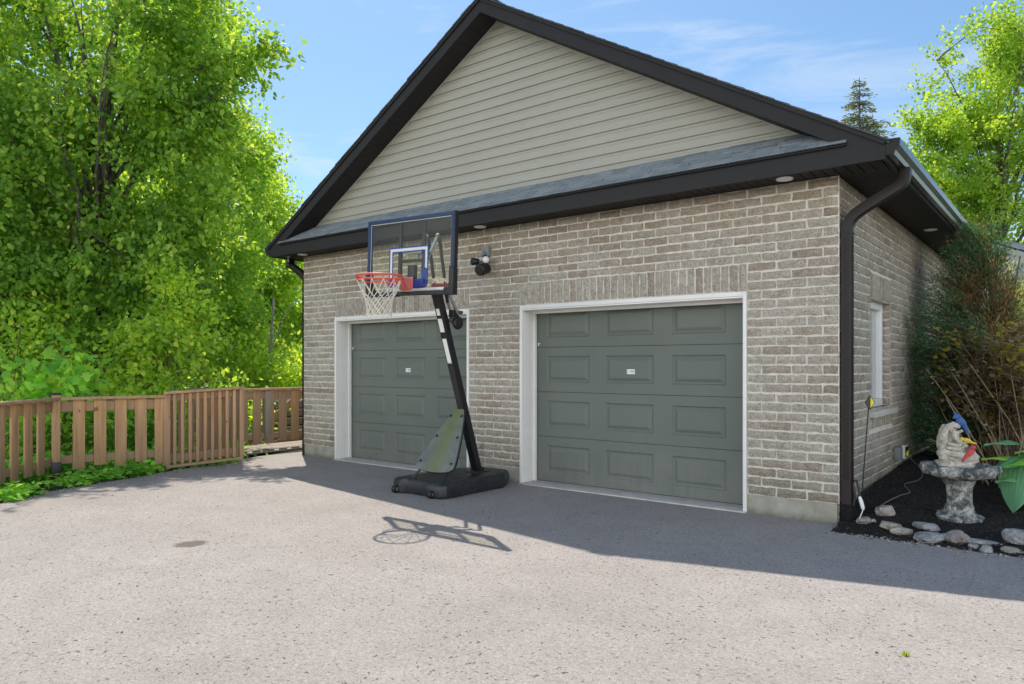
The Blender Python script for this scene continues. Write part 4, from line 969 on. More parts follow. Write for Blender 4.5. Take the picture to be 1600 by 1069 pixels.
make_tree('broadleaf_tree', base_at(418, 25), P(420, 320, 25), .13,
          [lob(415, 350, 25, 1.05, 1.6, 110), lob(400, 440, 24.6, 1.3, 1.6, 150), lob(445, 440, 25, 1.2, 1.3, 120), lob(455, 530, 25, 1.4, 1.2, 120), lob(395, 290, 26, .8, 1.4, 70)],
          M['leafC'], M['palebark'], .125, 56, 'yellow green sunlit tree just left of the garage eave', TL, .72, .42, .6, .3, -.12, .42, 14)
make_tree('broadleaf_tree', base_at(200, 24), P(210, 0, 24), .2,
          [lob(160, 330, 24, 3.2, 3.2, 240), lob(260, 160, 24, 2.8, 3.4, 240), lob(80, 480, 23, 3.2, 2.2, 200), lob(235, 500, 23, 2.6, 2.0, 160), lob(330, 40, 24.5, 1.2, 2.4, 90)],
          M['leafB'], M['bark'], .14, 52, 'taller light green tree showing through behind the dense mid green one', TL, .78, .5, .5, .3, -.10, .4, 16)
make_tree('sapling_tree', base_at(262, 12.6), P(262, 490, 12.6), .035,
          [lob(245, 540, 12.5, .75, .45, 60), lob(215, 590, 12.3, .6, .3, 34), lob(290, 500, 12.8, .45, .4, 26), lob(268, 455, 12.8, .35, .35, 14)],
          M['leafC'], M['bark'], .085, 42, 'pale leaved young tree low above the fence left of the gate', TL, .82, .25, .35, .2, -.2, .9, 12, 0, None, .006, 'ovate')
# leaning bare trunks in the gap by the garage
for (a, b_, r_, lab) in ((P(408, 640, 17), P(428, 465, 17.3), .055, 'pale leaning bare trunk in the gap by the garage'), (P(273, 640, 13.8), P(272, 560, 13.8), .045, 'thin grey bare trunk rising behind the gate hinge')):
    a.z -= 1.6; m_ = MB(); m_.tube([a, a.lerp(b_, .4)+Vector((.03, 0, 0)), a.lerp(b_, .75), b_], [r_, r_*.85, r_*.7, r_*.5], 8); m_.tube([a.lerp(b_, .7), a.lerp(b_, .8)+Vector((.18, .1, .1)), a.lerp(b_, .95)+Vector((.4, .25, .12))], [r_*.5, r_*.35, r_*.15], 6)
    o = m_.build('bare_trunk', M['palebark'], smooth=True); tag(o, lab, 'tree trunk')
# shrubs behind the fence
def shrub(name, px, py, d, rx, rz, n, lm, ls, lper, label, cat='shrub', group=None, asp=.7, stems=9, spread=.18, droop=.2, bark='twig', thr=-.25, inner=.1, nz=1.2, floor=None, shape='ovate'):
    c = P(px, py, d); gz = terr(c.x, c.y) if floor is None else floor
    e = empty(name, (c.x, c.y, gz), label, cat, group)
    pts = ell_points(tuple(c), (rx, rx, rz), n, inner, nz, thr, int(px)); s = MB()
    for k in range(stems):
        g = Vector(pts[rng.integers(len(pts))]); b0_ = Vector((c.x+random.gauss(0, rx*.15), c.y+random.gauss(0, rx*.15), gz-.05)); s.tube([b0_, b0_.lerp(g, .5)+Vector((0, 0, .15)), g], [.018, .012, .005], 5)
    s.build('stems', M[bark], e, smooth=True)
    pp = np.repeat(pts, lper, axis=0); pp = pp+rng.normal(size=pp.shape)*spread; dd = rng.normal(size=pp.shape)*.7; dd[:, 2] -= droop
    od = pp-np.array(c); dd += .8*od/(np.linalg.norm(od, axis=1, keepdims=True)+1e-6)
    leaf_obj('foliage', pp, dd, ls, asp, M[lm], e, normbias=((0, 0, .8), .7), shape=shape); return e
SG = 'shrubs behind the cedar fence'
shrub('leafy_shrub', 95, 612, 10.9, .62, .34, 26, 'leafW', .17, 12, 'large leaved light green maple seedling showing over the fence beside the capped post', 'shrub', SG, 1.0, shape='maple')
shrub('leafy_shrub', 40, 690, 10.2, .75, .55, 60, 'leafB', .10, 22, 'green shrub behind the two leftmost fence boards', 'shrub', SG)
shrub('leafy_shrub', 150, 680, 11.2, .8, .55, 70, 'leafA', .10, 22, 'green shrub behind the fence boards right of the capped post', 'shrub', SG)
shrub('leafy_shrub', 225, 680, 11.8, .7, .6, 70, 'leafW', .09, 22, 'green shrub behind the last fence boards before the gate', 'shrub', SG)
shrub('leafy_shrub', 330, 650, 14.5, 1.1, .8, 80, 'leafB', .10, 26, 'bright shrub seen through the gate slats', 'shrub', SG)
shrub('leafy_shrub', 380, 585, 17, 1.0, .9, 80, 'leafC', .11, 26, 'pale yellow green shrub above the far fence beside the gate', 'shrub', SG)
shrub('leafy_shrub', 450, 575, 18, 1.2, 1.0, 100, 'leafB', .11, 26, 'mid green shrub over the far fence next to the garage brick', 'shrub', SG)
shrub('leafy_shrub', 15, 560, 11.6, .9, .7, 70, 'leafB', .085, 24, 'sunlit shrub over the fence at the left picture edge', 'shrub', SG)
shrub('leafy_shrub', 180, 560, 16.5, 1.4, 1.2, 110, 'leafA', .10, 26, 'dark green shrub above the fence between the capped post and the gate', 'shrub', SG)
# far wood that reads as one mass
pts = []
for k in range(3600):
    px = rng.uniform(-260, 520); d = rng.uniform(31, 40); top_ = 330+60*noise.noise(Vector((px*.012, 0, 0)))-(40 if px < 330 else -30)
    py = top_+(690-top_)*rng.random(); pts.append(P(px, py, d))
pts = np.array(pts); pp = np.repeat(pts, 22, axis=0)+rng.normal(size=(len(pts)*22, 3))*.55; dd = rng.normal(size=pp.shape); dd[:, 2] -= .4
o = leaf_obj('far_woodland', pp, dd, .24, .75, M['leafB']); tag(o, 'far green woodland massed behind the fence trees', 'woodland', kind='stuff')
# weeds along the asphalt edge
m_pts = []; m_dir = []
for k in range(150):
    t = random.random(); i = 1+int(t*7); i = min(i, len(left)-2); q = Vector(left[i]).lerp(Vector(left[i+1]), random.random())
    x_, y_ = q.x+random.gauss(-.16, .07), q.y+random.gauss(.09, .06)
    if q.y > -2.0: 
        if random.random() < .75: continue
    h = random.uniform(.04, .19)
    if noise.noise(Vector((x_*1.7, y_*1.7, 0))) < -.1: continue
    for j in range(random.randint(9, 20)):
        a = random.random()*2*PI; m_pts.append((x_+random.gauss(0, .06), y_+random.gauss(0, .06), max(.0, h*random.uniform(.25, 1)))); m_dir.append((math.cos(a), math.sin(a), random.uniform(-.5, .4)))
o = leaf_obj('edge_weeds', np.array(m_pts), np.array(m_dir), .085, .62, M['leafW'], normbias=((0, 0, 1), .4), shape='ovate'); tag(o, 'low leafy weeds along the asphalt edge under the fence', 'weeds', kind='stuff')
# grass and ground cover right behind the fence
m_pts = []; m_dir = []
for k in range(9000):
    f = rng.random(); q = (A0.lerp(B, f*2.0) if f < .5 else B.lerp(D, (f-.5)*2)); s_ = abs(rng.normal())*1.3
    pb = q-(CAM-q).normalized()*(-.1)*0 + (q-Vector((CAM.x, CAM.y, 0))).normalized()*(.08+s_)
    m_pts.append((pb.x, pb.y, terr(pb.x, pb.y)+.02+rng.random()*.28)); a = rng.random()*2*PI; m_dir.append((math.cos(a)*.8, math.sin(a)*.8, rng.uniform(-.2, .9)))
o = leaf_obj('ground_cover', np.array(m_pts), np.array(m_dir), .10, .5, M['leafW'], shape='ovate'); tag(o, 'wild ground cover on the slope behind the fence', 'ground cover', kind='stuff')

# right side: maple, spruce, another tree, house roof
make_tree('maple_tree', (P(1565, 600, 28).x, P(1565, 600, 28).y, -.1), P(1560, 150, 28), .26,
          [lob(1555, 120, 28, 2.3, 2.2, 150), lob(1530, 230, 28, 2.5, 2.2, 170), lob(1620, 200, 28, 3.0, 3.2, 200), lob(1570, 330, 28, 2.6, 1.3, 110), lob(1470, 200, 28, 1.1, 1.3, 50), lob(1480, 310, 28, 1.4, 1.0, 60), lob(1600, 80, 28, 1.6, 1.2, 60)],
          M['leafM'], M['bark'], .125, 56, 'tall spring maple with sparse yellow green leaves behind the garage at right', 'trees behind the garage', .85, .42, .1, .3, -.05, .45, 46, .5, None, .016)
make_tree('broadleaf_tree', (P(1470, 600, 33).x, P(1470, 600, 33).y, -.1), P(1480, 320, 33), .16,
          [lob(1470, 340, 33, 1.9, 1.8, 110), lob(1500, 390, 33, 2.0, 1.5, 90), lob(1440, 270, 33, .9, 1.2, 40)],
          M['leafB'], M['bark'], .17, 44, 'lower green tree between the gutter and the maple', 'trees behind the garage', .8, .45, .3, .3, -.1, .45, 14)
# spruce
sp = P(1343, 600, 32); sp.z = -.1; tp_ = P(1343, 121, 32)
e = empty('spruce_tree', sp, 'pointed spruce tip rising above the right roof edge', 'tree', 'trees behind the garage')
t = MB(); t.tube([sp, tp_], [.22, .012], 8); sp_pts = []; sp_dir = []
H_ = tp_.z-sp.z
for k in range(420):
    f = random.random()**.8; z = sp.z+1.5+(H_-1.6)*(1-f)**1.0; rad = .10+(tp_.z-z)*.50*random.uniform(.4, 1.1); a = random.random()*2*PI
    c0 = Vector((sp.x, sp.y, z)); dirv = Vector((math.cos(a), math.sin(a), .18)); c1 = c0+dirv*rad*.7; c2 = c0+Vector((math.cos(a), math.sin(a), -.05))*rad
    t.tube([c0, c1, c2], [.022, .014, .005], 4, 0, False)
    nn = int(10+26*rad)
    for j in range(nn):
        u = random.uniform(.15, 1); q = c0.lerp(c1, u/.7) if u < .7 else c1.lerp(c2, (u-.7)/.3); sp_pts.append((q.x+random.gauss(0, .05), q.y+random.gauss(0, .05), q.z+random.gauss(-.05, .05))); sp_dir.append((dirv.x+random.gauss(0, .6), dirv.y+random.gauss(0, .6), random.gauss(-.25, .35)))
t.build('trunk', M['bark'], e); leaf_obj('crown', np.array(sp_pts), np.array(sp_dir), .17, .28, M['spruce'], e)
# neighbouring house
a = P(1530, 372, 26); b_ = P(1700, 350, 29); hd = (b_-a); hd.z = 0; hd.normalize(); hn = Vector((hd.y, -hd.x, 0)); hn = hn if hn.dot(CAM-a) > 0 else -hn
zr0 = a.z; Lh = 12.0
e = empty('neighbouring_house', (a.x+hd.x*6, a.y+hd.y*6, 0), 'pale grey shingled house roof behind the juniper at right', 'house')
r_ = MB(); Wn = 4.6; zp = .45
for k in range(26):
    f0, f1 = k/26, (k+1)/26+.008
    for q in range(30):
        u0, u1 = q/30*Lh+(k%2)*.2, (q+1)/30*Lh+(k%2)*.2
        aa = a+hd*u0; bb2 = a+hd*u1; 
        pl = [aa+hn*(Wn*f0)-up*(Wn*f0*zp), bb2+hn*(Wn*f0)-up*(Wn*f0*zp), bb2+hn*(Wn*f1)-up*(Wn*f1*zp-.012), aa+hn*(Wn*f1)-up*(Wn*f1*zp-.012)]
        r_.add(pl, [(0,1,2,3)], 0, random.random())
        r_.add([pl[2], pl[3], pl[3]-up*.02, pl[2]-up*.02], [(0,1,2,3)], 0, 0)
r_.add([a, a+hd*Lh, a+hd*Lh-hn*Wn-up*(Wn*zp), a-hn*Wn-up*(Wn*zp)], [(0,1,2,3)], 0, .5)
r_.build('roof', M['houseroof'], e)
ze = zr0-Wn*zp; w_ = MB(); w_.prism([a+hn*(Wn-.4)-up*(a.z+.1), a+hd*Lh+hn*(Wn-.4)-up*(a.z+.1), a+hd*Lh-hn*(Wn-.4)-up*(a.z+.1), a-hn*(Wn-.4)-up*(a.z+.1)], up*(ze+.25)); w_.prism([a+hn*(Wn-.45)-up*(Wn*zp-.15), a-hn*(Wn-.45)-up*(Wn*zp-.15), a-up*.06], hd*Lh)
w_.build('wall', M['housewall'], e)

# juniper beside the side wall
jc = Vector((.80, 4.20, .2)); e = empty('juniper_shrub', jc, 'tall half brown juniper against the side wall under the eave', 'shrub')
t = MB(); J_g = [[], []]; J_b = [[], []]
for k in range(9):
    a = random.random()*2*PI; g = jc+Vector((.38*math.cos(a), .45*math.sin(a), random.uniform(1.9, 2.9))); t.tube([jc+Vector((.08*math.cos(a), .08*math.sin(a), -.15)), jc.lerp(g, .5)+Vector((0, 0, .2)), g], [.05, .032, .008], 6)
for k in range(1300):
    a = random.random()*2*PI; z = random.uniform(.25, 3.15); f = (z-.25)/2.9; rr = (.98*(1-.70*max(0, f-.50)/.50))*random.uniform(.45, 1.0)*(1+.2*noise.noise(Vector((math.cos(a)*1.5, math.sin(a)*1.5, z*1.4))))
    c1 = Vector((jc.x+rr*.92*math.cos(a), jc.y+rr*math.sin(a)*1.2, jc.z+z)); c0 = Vector((jc.x+rr*.25*math.cos(a), jc.y+rr*.25*math.sin(a), jc.z+z-.30*random.random()-.15))
    if (c1-jc).dot(RV) < 0: c1 += RV*(c1-jc).dot(RV)*.28
    if c1.x < .06: c1.x = .06+random.random()*.06
    if (c1-jc).dot(RV) > .34-.55*max(0, f-.35): continue
    t.tube([c0, c0.lerp(c1, .55)-Vector((0, 0, .03)), c1], [.010, .007, .002], 4, 0, False)
    side = (c1-jc).dot(RV); green = side < -.64+.2*noise.noise(c1*1.6) or (z > 2.65 and random.random() < .7) or random.random() < .14
    tgt = J_g if green else J_b; od = (c1-c0).normalized()
    for j in range(84 if green else 62):
        u = random.uniform(.35, 1.08); q = c0.lerp(c1, u); s_ = .055
        tgt[0].append((q.x+random.gauss(0, s_), q.y+random.gauss(0, s_), q.z+random.gauss(0, s_))); tgt[1].append((od.x+random.gauss(0, .5), od.y+random.gauss(0, .5), od.z+random.gauss(.25, .4)))
t.build('stems', M['twig'], e); leaf_obj('green_foliage', np.array(J_g[0]), np.array(J_g[1]), .046, .24, M['jungreen'], e); leaf_obj('brown_foliage', np.array(J_b[0]), np.array(J_b[1]), .042, .22, M['junbrown'], e)
# bronze-leaved twiggy shrub
bc = Vector((1.22, 3.05, .12)); e = empty('bronze_shrub', bc, 'twiggy bronze and gold leaved shrub of many upright stems behind the birdbath', 'shrub')
t = MB(); bl = [[], []]; bg = [[], []]
for k in range(125):
    a = random.random()*2*PI; s0 = bc+Vector((random.gauss(0, .13), random.gauss(0, .13), -.06)); lean = random.random()**.7; h = random.uniform(1.35, 2.05)*(1-.16*lean)
    g = s0+Vector((math.cos(a)*.98*lean, math.sin(a)*.9*lean, h)); g.x = max(g.x, .10)
    mid = s0.lerp(g, .5)+Vector((-math.cos(a)*.12*lean, -math.sin(a)*.12*lean, .12)); pts = [(s0*(1-u)**2+mid*2*u*(1-u)+g*u*u)+Vector((random.gauss(0, .012), random.gauss(0, .012), 0)) for u in (0, .2, .4, .6, .8, 1)]
    t.tube(pts, [.008, .0075, .006, .005, .004, .002], 5, 0, False, random.random())
    for q in range(5):
        u = random.uniform(.45, 1); i = min(int(u*5), 4); p = pts[i].lerp(pts[i+1], u*5-i); b1 = p+Vector((random.gauss(0, .16), random.gauss(0, .16), random.uniform(.02, .2))); t.tube([p, b1], [.003, .0015], 3, 0, False)
        gold = b1.z > 1.45 and random.random() < .34 or random.random() < .05
        tg = bg if gold else bl
        for j in range(random.randint(8, 16)):
            c = p.lerp(b1, random.uniform(.1, 1.15)); tg[0].append((c.x+random.gauss(0, .05), c.y+random.gauss(0, .05), c.z+random.gauss(0, .04))); aa = random.random()*2*PI; tg[1].append((math.cos(aa), math.sin(aa), random.gauss(-.15, .4)))
for k in range(34):   # dry broken canes
    a = random.random()*2*PI; s0 = bc+Vector((random.gauss(0, .15), random.gauss(0, .15), -.05)); g = s0+Vector((math.cos(a)*.75, math.sin(a)*.6, random.uniform(.5, 1.5))); g.x = max(g.x, .1); t.tube([s0, s0.lerp(g, .5)+Vector((0, 0, .1)), g], [.009, .007, .004], 5, 0, False, 1)
t.build('stems', m_tone('dry_stems', (.10,.065,.045), (.40,.31,.20), .8, 20, .3), e); leaf_obj('bronze_foliage', np.array(bl[0]), np.array(bl[1]), .062, .55, M['bushleaf'], e, normbias=((0, 0, 1), .6), shape='ovate'); leaf_obj('gold_foliage', np.array(bg[0]), np.array(bg[1]), .062, .6, M['bushgold'], e, normbias=((0, 0, 1), .6), shape='ovate')
SR = 'shrubs at the right picture edge'
shrub('conifer_shrub', 1598, 500, 11.5, .62, .85, 120, 'pine', .075, 46, 'pale feathery conifer at the right edge behind the bronze shrub', 'shrub', SR, .25, 12, .10, -.1, 'twig', -.2, .1, 1.5, .1)
shrub('leafy_shrub', 1592, 655, 9.6, .34, .26, 40, 'leafB', .055, 26, 'small bright green shrub above the hosta at the right edge', 'shrub', SR, .6, 8, .07, .1, 'twig', -.3, .1, 2, .1)
shrub('leafy_shrub', 1625, 590, 12.5, .9, .9, 110, 'leafD', .08, 34, 'dark green shrub at the right edge below the pale conifer', 'shrub', SR, .6, 10, .15, .1, 'twig', -.3, .1, 1.2, .1)
shrub('climbing_vine', 1368, 662, 8.75, .07, .14, 14, 'leafD', .05, 10, 'small dark vine tuft on the side wall below the window sill', 'vine', None, .6, 3, .035, .2, 'twig', -.6, .1, 3, .2)

# hosta: broad ribbed blades on stalks
def blade(mb_, root, tip, width, sag, cup, mi=0):
    root, tip = Vector(root), Vector(tip); d = tip-root; L = d.length; x = d.cross(Vector((0, 0, 1))).normalized(); n1, n2 = 14, 36; b = len(mb_.v)
    for i in range(n1+1):
        t = i/n1; c = root+d*t+Vector((0, 0, sag*4*t*(1-t)-.25*sag*t*t)); w = width*.5*(math.sin(PI*min(1, t**.62))**.75 if 0 < t < 1 else 0.02)
        for j in range(n2+1):
            u = j/n2*2-1; v = c+x*(u*w)+Vector((0, 0, cup*w*abs(u)**1.3-.007*(1-abs(math.cos(u*PI*4.5)))*min(1, 5*t*(1-t)+.2)+.012*math.sin(t*11+u*3))); mb_.v.append(tuple(v)); mb_.t.append(.5)
    for i in range(n1):
        for j in range(n2): mb_.f.append([b+i*(n2+1)+j, b+i*(n2+1)+j+1, b+(i+1)*(n2+1)+j+1, b+(i+1)*(n2+1)+j]); mb_.m.append(mi)
hb = Vector((1.62, 1.72, .1)); e = empty('hosta_plant', hb, 'broad leaved blue green hosta beside the birdbath at the right edge', 'plant'); st_ = MB()
def hleaf(a_px, tip_px, d0, d1, w, sag, cup, m):
    r_ = P(*a_px, d0); t_ = P(*tip_px, d1); h = MB(); blade(h, r_, t_, w, sag, cup); h.build('leaf', M[m], e, smooth=True); st_.tube([hb+Vector((random.gauss(0, .03), random.gauss(0, .03), 0)), hb.lerp(r_, .6)+Vector((0, 0, .1)), r_], [.010, .008, .006], 6)
hleaf((1640, 704), (1537, 694), 7.5, 7.2, .27, .05, .05, 'hosta'); hleaf((1650, 726), (1533, 716), 7.6, 7.1, .24, .04, -.15, 'hostalight'); hleaf((1598, 712), (1583, 800), 7.35, 6.95, .36, .07, -.25, 'hosta')
hleaf((1650, 745), (1555, 752), 7.5, 7.1, .30, .04, -.2, 'hosta'); hleaf((1660, 770), (1660, 850), 7.2, 6.8, .36, .05, -.2, 'hosta'); hleaf((1690, 690), (1780, 680), 7.6, 7.5, .3, .05, -.1, 'hosta'); hleaf((1690, 740), (1760, 800), 7.4, 7.0, .33, .05, -.2, 'hostalight'); hleaf((1650, 710), (1585, 707), 7.35, 7.05, .16, .03, .1, 'hostalight')
hleaf((1655, 722), (1568, 728), 7.3, 7.0, .26, .05, -.1, 'hostalight'); hleaf((1640, 735), (1622, 815), 7.25, 6.85, .36, .06, -.25, 'hosta'); hleaf((1640, 712), (1545, 735), 7.4, 7.0, .26, .05, -.15, 'hosta')
st_.build('stalks', M['hostalight'], e, smooth=True)

# ================================================================== BIRDBATH + ORNAMENT + BED DETAILS
bx, by, bz = .885, .685, .045
e = empty('birdbath', (bx, by, bz), 'weathered black and white concrete birdbath pedestal in the mulch bed', 'birdbath')
def rough(mb_, amp, sc, seed=0):
    out = []
    for v in mb_.v:
        q = Vector(v); k = noise.noise(q*sc+Vector((seed, 0, 0)))*amp+noise.noise(q*sc*2.7+Vector((0, seed, 0)))*amp*.5; d = q-Vector((bx, by, q.z)); d = d.normalized() if d.length > 1e-4 else Vector((0, 0, 1)); out.append(tuple(q+d*k+Vector((0, 0, k*.4))))
    mb_.v = out
m_ = MB(); m_.lathe((bx, by, bz-.03), [(.165, 0), (.185, .02), (.18, .055), (.15, .075), (.148, .10), (.125, .125), (.118, .16), (.10, .19), (.098, .30), (.105, .35), (.125, .385), (.14, .42)], 40)
for k in range(7): a = 2*PI*k/7+.3; m_.lathe((bx+.145*math.cos(a), by+.145*math.sin(a), bz), [(.02, -.02), (.05, 0), (.055, .03), (.03, .06), (.01, .066)], 12)
rough(m_, .022, 14, 3); m_.build('pedestal', M['birdbath'], e, smooth=True)
m_ = MB(); m_.lathe((bx, by, bz), [(.10, .375), (.17, .395), (.24, .415), (.29, .44), (.305, .475), (.30, .515), (.275, .52), (.25, .50), (.12, .475), (.02, .47)], 44)
for k in range(9):
    a = 2*PI*k/9+.2
    m_.lathe((bx+.275*math.cos(a), by+.275*math.sin(a), bz+.475), [(.01, -.05), (.045, -.04), (.062, 0), (.045, .04), (.01, .05)], 12)
rough(m_, .014, 13, 8); m_.build('basin', M['birdbath'], e, smooth=True)
# log with birds
sx_, sy_ = bx-.02, by-.03; zt = bz+.50
e = empty('bird_ornament', (sx_, sy_, zt), 'painted log ornament with blue red and yellow birds standing in the birdbath', 'ornament')
def Q(u, w, h): return Vector((sx_, sy_, zt))+RV*u+FV*w+Vector((0, 0, h))
def blob(mb_, c, r3, R=None, n=14, jit=0, mi=0):
    b = len(mb_.v)
    for i in range(n+1):
        th = PI*i/n
        for k in range(n*2):
            a = PI*k/n; v = Vector((r3[0]*math.sin(th)*math.cos(a), r3[1]*math.sin(th)*math.sin(a), r3[2]*math.cos(th)))
            if jit: v *= 1+jit*noise.noise(Vector((v.x*16+c[0]*5, v.y*16, v.z*16)))
            if R is not None: v = R @ v
            mb_.v.append(tuple(Vector(c)+v)); mb_.t.append(.5)
    for i in range(n):
        for k in range(n*2): mb_.f.append([b+i*n*2+k, b+i*n*2+(k+1)%(n*2), b+(i+1)*n*2+(k+1)%(n*2), b+(i+1)*n*2+k]); mb_.m.append(mi)
RY = Matrix.Rotation(YAW, 3, 'Z')
m_ = MB(); blob(m_, Q(-.01, 0, .03), (.165, .13, .055), RY, 14, .25); blob(m_, Q(-.035, 0, .12), (.125, .11, .10), RY, 14, .22); blob(m_, Q(.07, -.01, .10), (.09, .09, .075), RY, 12, .25)
# hollow upright log: a thick curved sleeve
m_.tube([Q(-.125, -.02, .08), Q(-.13, -.02, .22), Q(-.125, -.02, .31), Q(-.10, -.03, .37), Q(-.05, -.04, .395), Q(.0, -.04, .38)], [.045, .040, .036, .034, .032, .024], 12)
blob(m_, Q(-.06, .03, .24), (.10, .07, .16), RY, 14, .18)
for h, u0, u1 in ((.19, -.14, .02), (.225, -.13, .03), (.13, -.14, .04), (.05, -.12, .15), (.335, -.09, .0)): m_.tube([Q(u0, -.085, h), Q((u0+u1)/2, -.125+abs(h-.15)*.25, h-.018), Q(u1, -.09, h+.012)], [.014, .022, .012], 8)
m_.tube([Q(-.085, -.06, .37), Q(-.06, -.09, .28), Q(-.02, -.10, .23), Q(.04, -.09, .20)], [.022, .024, .022, .016], 10); m_.tube([Q(.13, -.05, .05), Q(.15, -.05, .10), Q(.12, -.05, .14)], [.03, .034, .02], 10)
m_.build('log_body', M['logcol'], e, smooth=True)
def bird(c, s, heading, pitch, m, name):
    b = MB(); R_ = Matrix.Rotation(YAW, 3, 'Z') @ Matrix.Rotation(heading, 3, 'Y') @ Matrix.Rotation(0, 3, 'X'); c = Vector(c)
    blob(b, c, (.040*s, .034*s, .060*s), R_, 10); blob(b, c+R_ @ Vector((-.008*s, 0, .068*s)), (.030*s, .027*s, .030*s), None, 10)
    hd_ = c+R_ @ Vector((-.010*s, 0, .075*s)); b.tube([hd_+R_ @ Vector((-.02*s, 0, .0)), hd_+R_ @ Vector((-.046*s, 0, -.008*s))], [.011*s, .001*s], 8); b.tube([hd_+R_ @ Vector((.0, 0, .02*s)), hd_+R_ @ Vector((.018*s, 0, .036*s))], [.018*s, .005*s], 8)
    b.tube([c-R_ @ Vector((0, 0, .04*s)), c-R_ @ Vector((-.012*s, 0, .15*s))], [.024*s, .012*s], 8); blob(b, c+R_ @ Vector((.012*s, -.024*s, -.008*s)), (.022*s, .010*s, .05*s), R_, 8)
    return b.build(name, M[m], e, smooth=True)
bird(Q(.01, -.05, .425), .9, -.55, 0, 'birdblue', 'blue_bird'); bird(Q(.055, -.115, .15), .72, .75, 0, 'birdred', 'red_bird'); bird(Q(.035, -.10, .255), .6, -1.15, 0, 'birdyellow', 'yellow_bird')
# edging stones
STN = [(1384, 800, .105, .06, .075, 'stonep', 'pinkish grey pointed stone furthest back from the edge by the downspout'),
       (1392, 822, .115, .075, .05, 'stonet', 'large flat tan stone next to the pointed pinkish one'), (1408, 829, .10, .06, .045, 'stonet', 'rounded tan stone leaning on the large flat tan one'),
       (1350, 812, .075, .05, .04, 'stonep', 'grey pink stone lying against the downspout collar'), (1447, 823, .12, .06, .05, 'stoneg', 'long grey stone lying behind the pale blue grey one'),
       (1452, 841, .13, .075, .06, 'stoneg', 'pale blue grey stone lying on the asphalt edge before the birdbath'), (1481, 840, .06, .05, .045, 'stoneg', 'small grey stone wedged beside the angular pink boulder'),
       (1496, 842, .095, .085, .07, 'stonep', 'angular pink boulder in the middle of the edging'), (1533, 846, .16, .05, .03, 'stoneg', 'long thin pale slab of stone right of the pink boulder'),
       (1521, 852, .05, .035, .03, 'stoneg', 'small white stone in front of the thin pale slab'), (1541, 857, .06, .04, .035, 'stoneg', 'small grey stone at the front right of the thin pale slab'),
       (1580, 858, .09, .055, .03, 'stonet', 'flat tan stone at the right end of the edging'), (1592, 842, .14, .10, .085, 'stoneg', 'largest grey boulder at the right picture edge'), (1364, 812, .028, .025, .025, 'stoneg', 'tiny pale pebble between the collar and flat tan stone')]
for i, (px, py, a, b_, c, mm, lab) in enumerate(STN):
    z = .02
    for _ in range(12): p = G(px, py+4, z); z = .5*z+.5*(mz(p.x, p.y) if p.y > -.36 else 0)
    bm = bmesh.new(); bmesh.ops.create_icosphere(bm, subdivisions=4, radius=1)
    for v in bm.verts:
        q = v.co.copy(); f = 1+.28*noise.noise(q*1.3+Vector((i*5.3, 0, 0)))+.10*noise.noise(q*3.6+Vector((0, i*3.1, 0)))+.03*noise.noise(q*11)
        q *= f; q.z = max(-.6, min(.80+.25*q.x*math.sin(i*2.1), q.z)); v.co = Vector((q.x*a*.88, q.y*b_*1.1, q.z*c*.95))
    bm.transform(Matrix.Translation((p.x, p.y, z+c*.35)) @ Matrix.Rotation(YAW+random.gauss(0, .35), 4, 'Z') @ Matrix.Rotation(random.gauss(0, .1), 4, 'Y'))
    me = bpy.data.meshes.new('edging_stone'); bm.to_mesh(me); bm.free(); me.polygons.foreach_set('use_smooth', [True]*len(me.polygons)); me.set_sharp_from_angle(angle=math.radians(28)); me.materials.append(M[mm])
    o = bpy.data.objects.new('edging_stone', me); COL.objects.link(o); tag(o, lab, 'stone', 'stones edging the mulch bed')
# driveway marker
mk = empty('driveway_marker', (.13, .16, .1), 'thin black stake with a yellow and brown diamond reflector by the side wall', 'marker')
m_ = MB(); s0, s1 = P(1346, 782, 6.95), P(1358.5, 618, 6.95); m_.tube([s0, s1], .0055, 8); m_.build('stake', M['black'], mk)
c = P(1359, 629, 6.935); m_ = MB(); w, h = .052, .072
def dm(u, v, o_): return c+RV*u+Vector((0, 0, v))-FV*o_
m_.prism([dm(-w, 0, 0), dm(0, -h, 0), dm(w, 0, 0), dm(0, h, 0)], -FV*.006); rfl = m_.build('reflector', M['dkbrown'], mk)
m_ = MB(); m_.prism([dm(.004, -h*.72, .0065), dm(w*.80, 0, .0065), dm(.004, h*.74, .0065)], -FV*.002); m_.build('reflector_face', M['yellow'], rfl)
# cord and plug
cd = empty('extension_cord', (.3, 1.5, .2), 'thin grey cord running over the mulch from the wall outlet', 'cord')
pts = [Vector((.075, 3.05, .37)), Vector((.12, 3.0, .30))]+[Vector((x, y, mz(x, y)+.03)) for x, y in ((.22, 2.75), (.34, 2.3), (.36, 1.9), (.30, 1.45), (.40, 1.15), (.36, .85), (.28, .55), (.24, .32))]
m_ = MB(); cv = []
for i in range(len(pts)-1):
    for u in (0, .25, .5, .75):
        p_, q_, r2, s2 = pts[max(i-1, 0)], pts[i], pts[i+1], pts[min(i+2, len(pts)-1)]; cv.append(.5*((2*q_)+(r2-p_)*u+(2*p_-5*q_+4*r2-s2)*u*u+(3*q_-p_-3*r2+s2)*u**3))
cv.append(pts[-1]); m_.tube(cv, .006, 6); m_.build('cable', M['cable'], cd, smooth=True)
pl = empty('cable_loop', (.15, .15, .3), 'coiled black cable with a white plug hanging beside the downspout', 'cable')
m_ = MB(); m_.tube([P(1333, 752, 6.7), P(1338, 750, 6.68), P(1342, 765, 6.66), P(1344, 780, 6.66), P(1346, 787, 6.64)], .011, 8); m_.tube([P(1333, 756, 6.7), P(1336, 775, 6.68), P(1334, 792, 6.68), P(1342, 784, 6.66)], .010, 8); m_.build('cable', M['black'], pl, smooth=True)
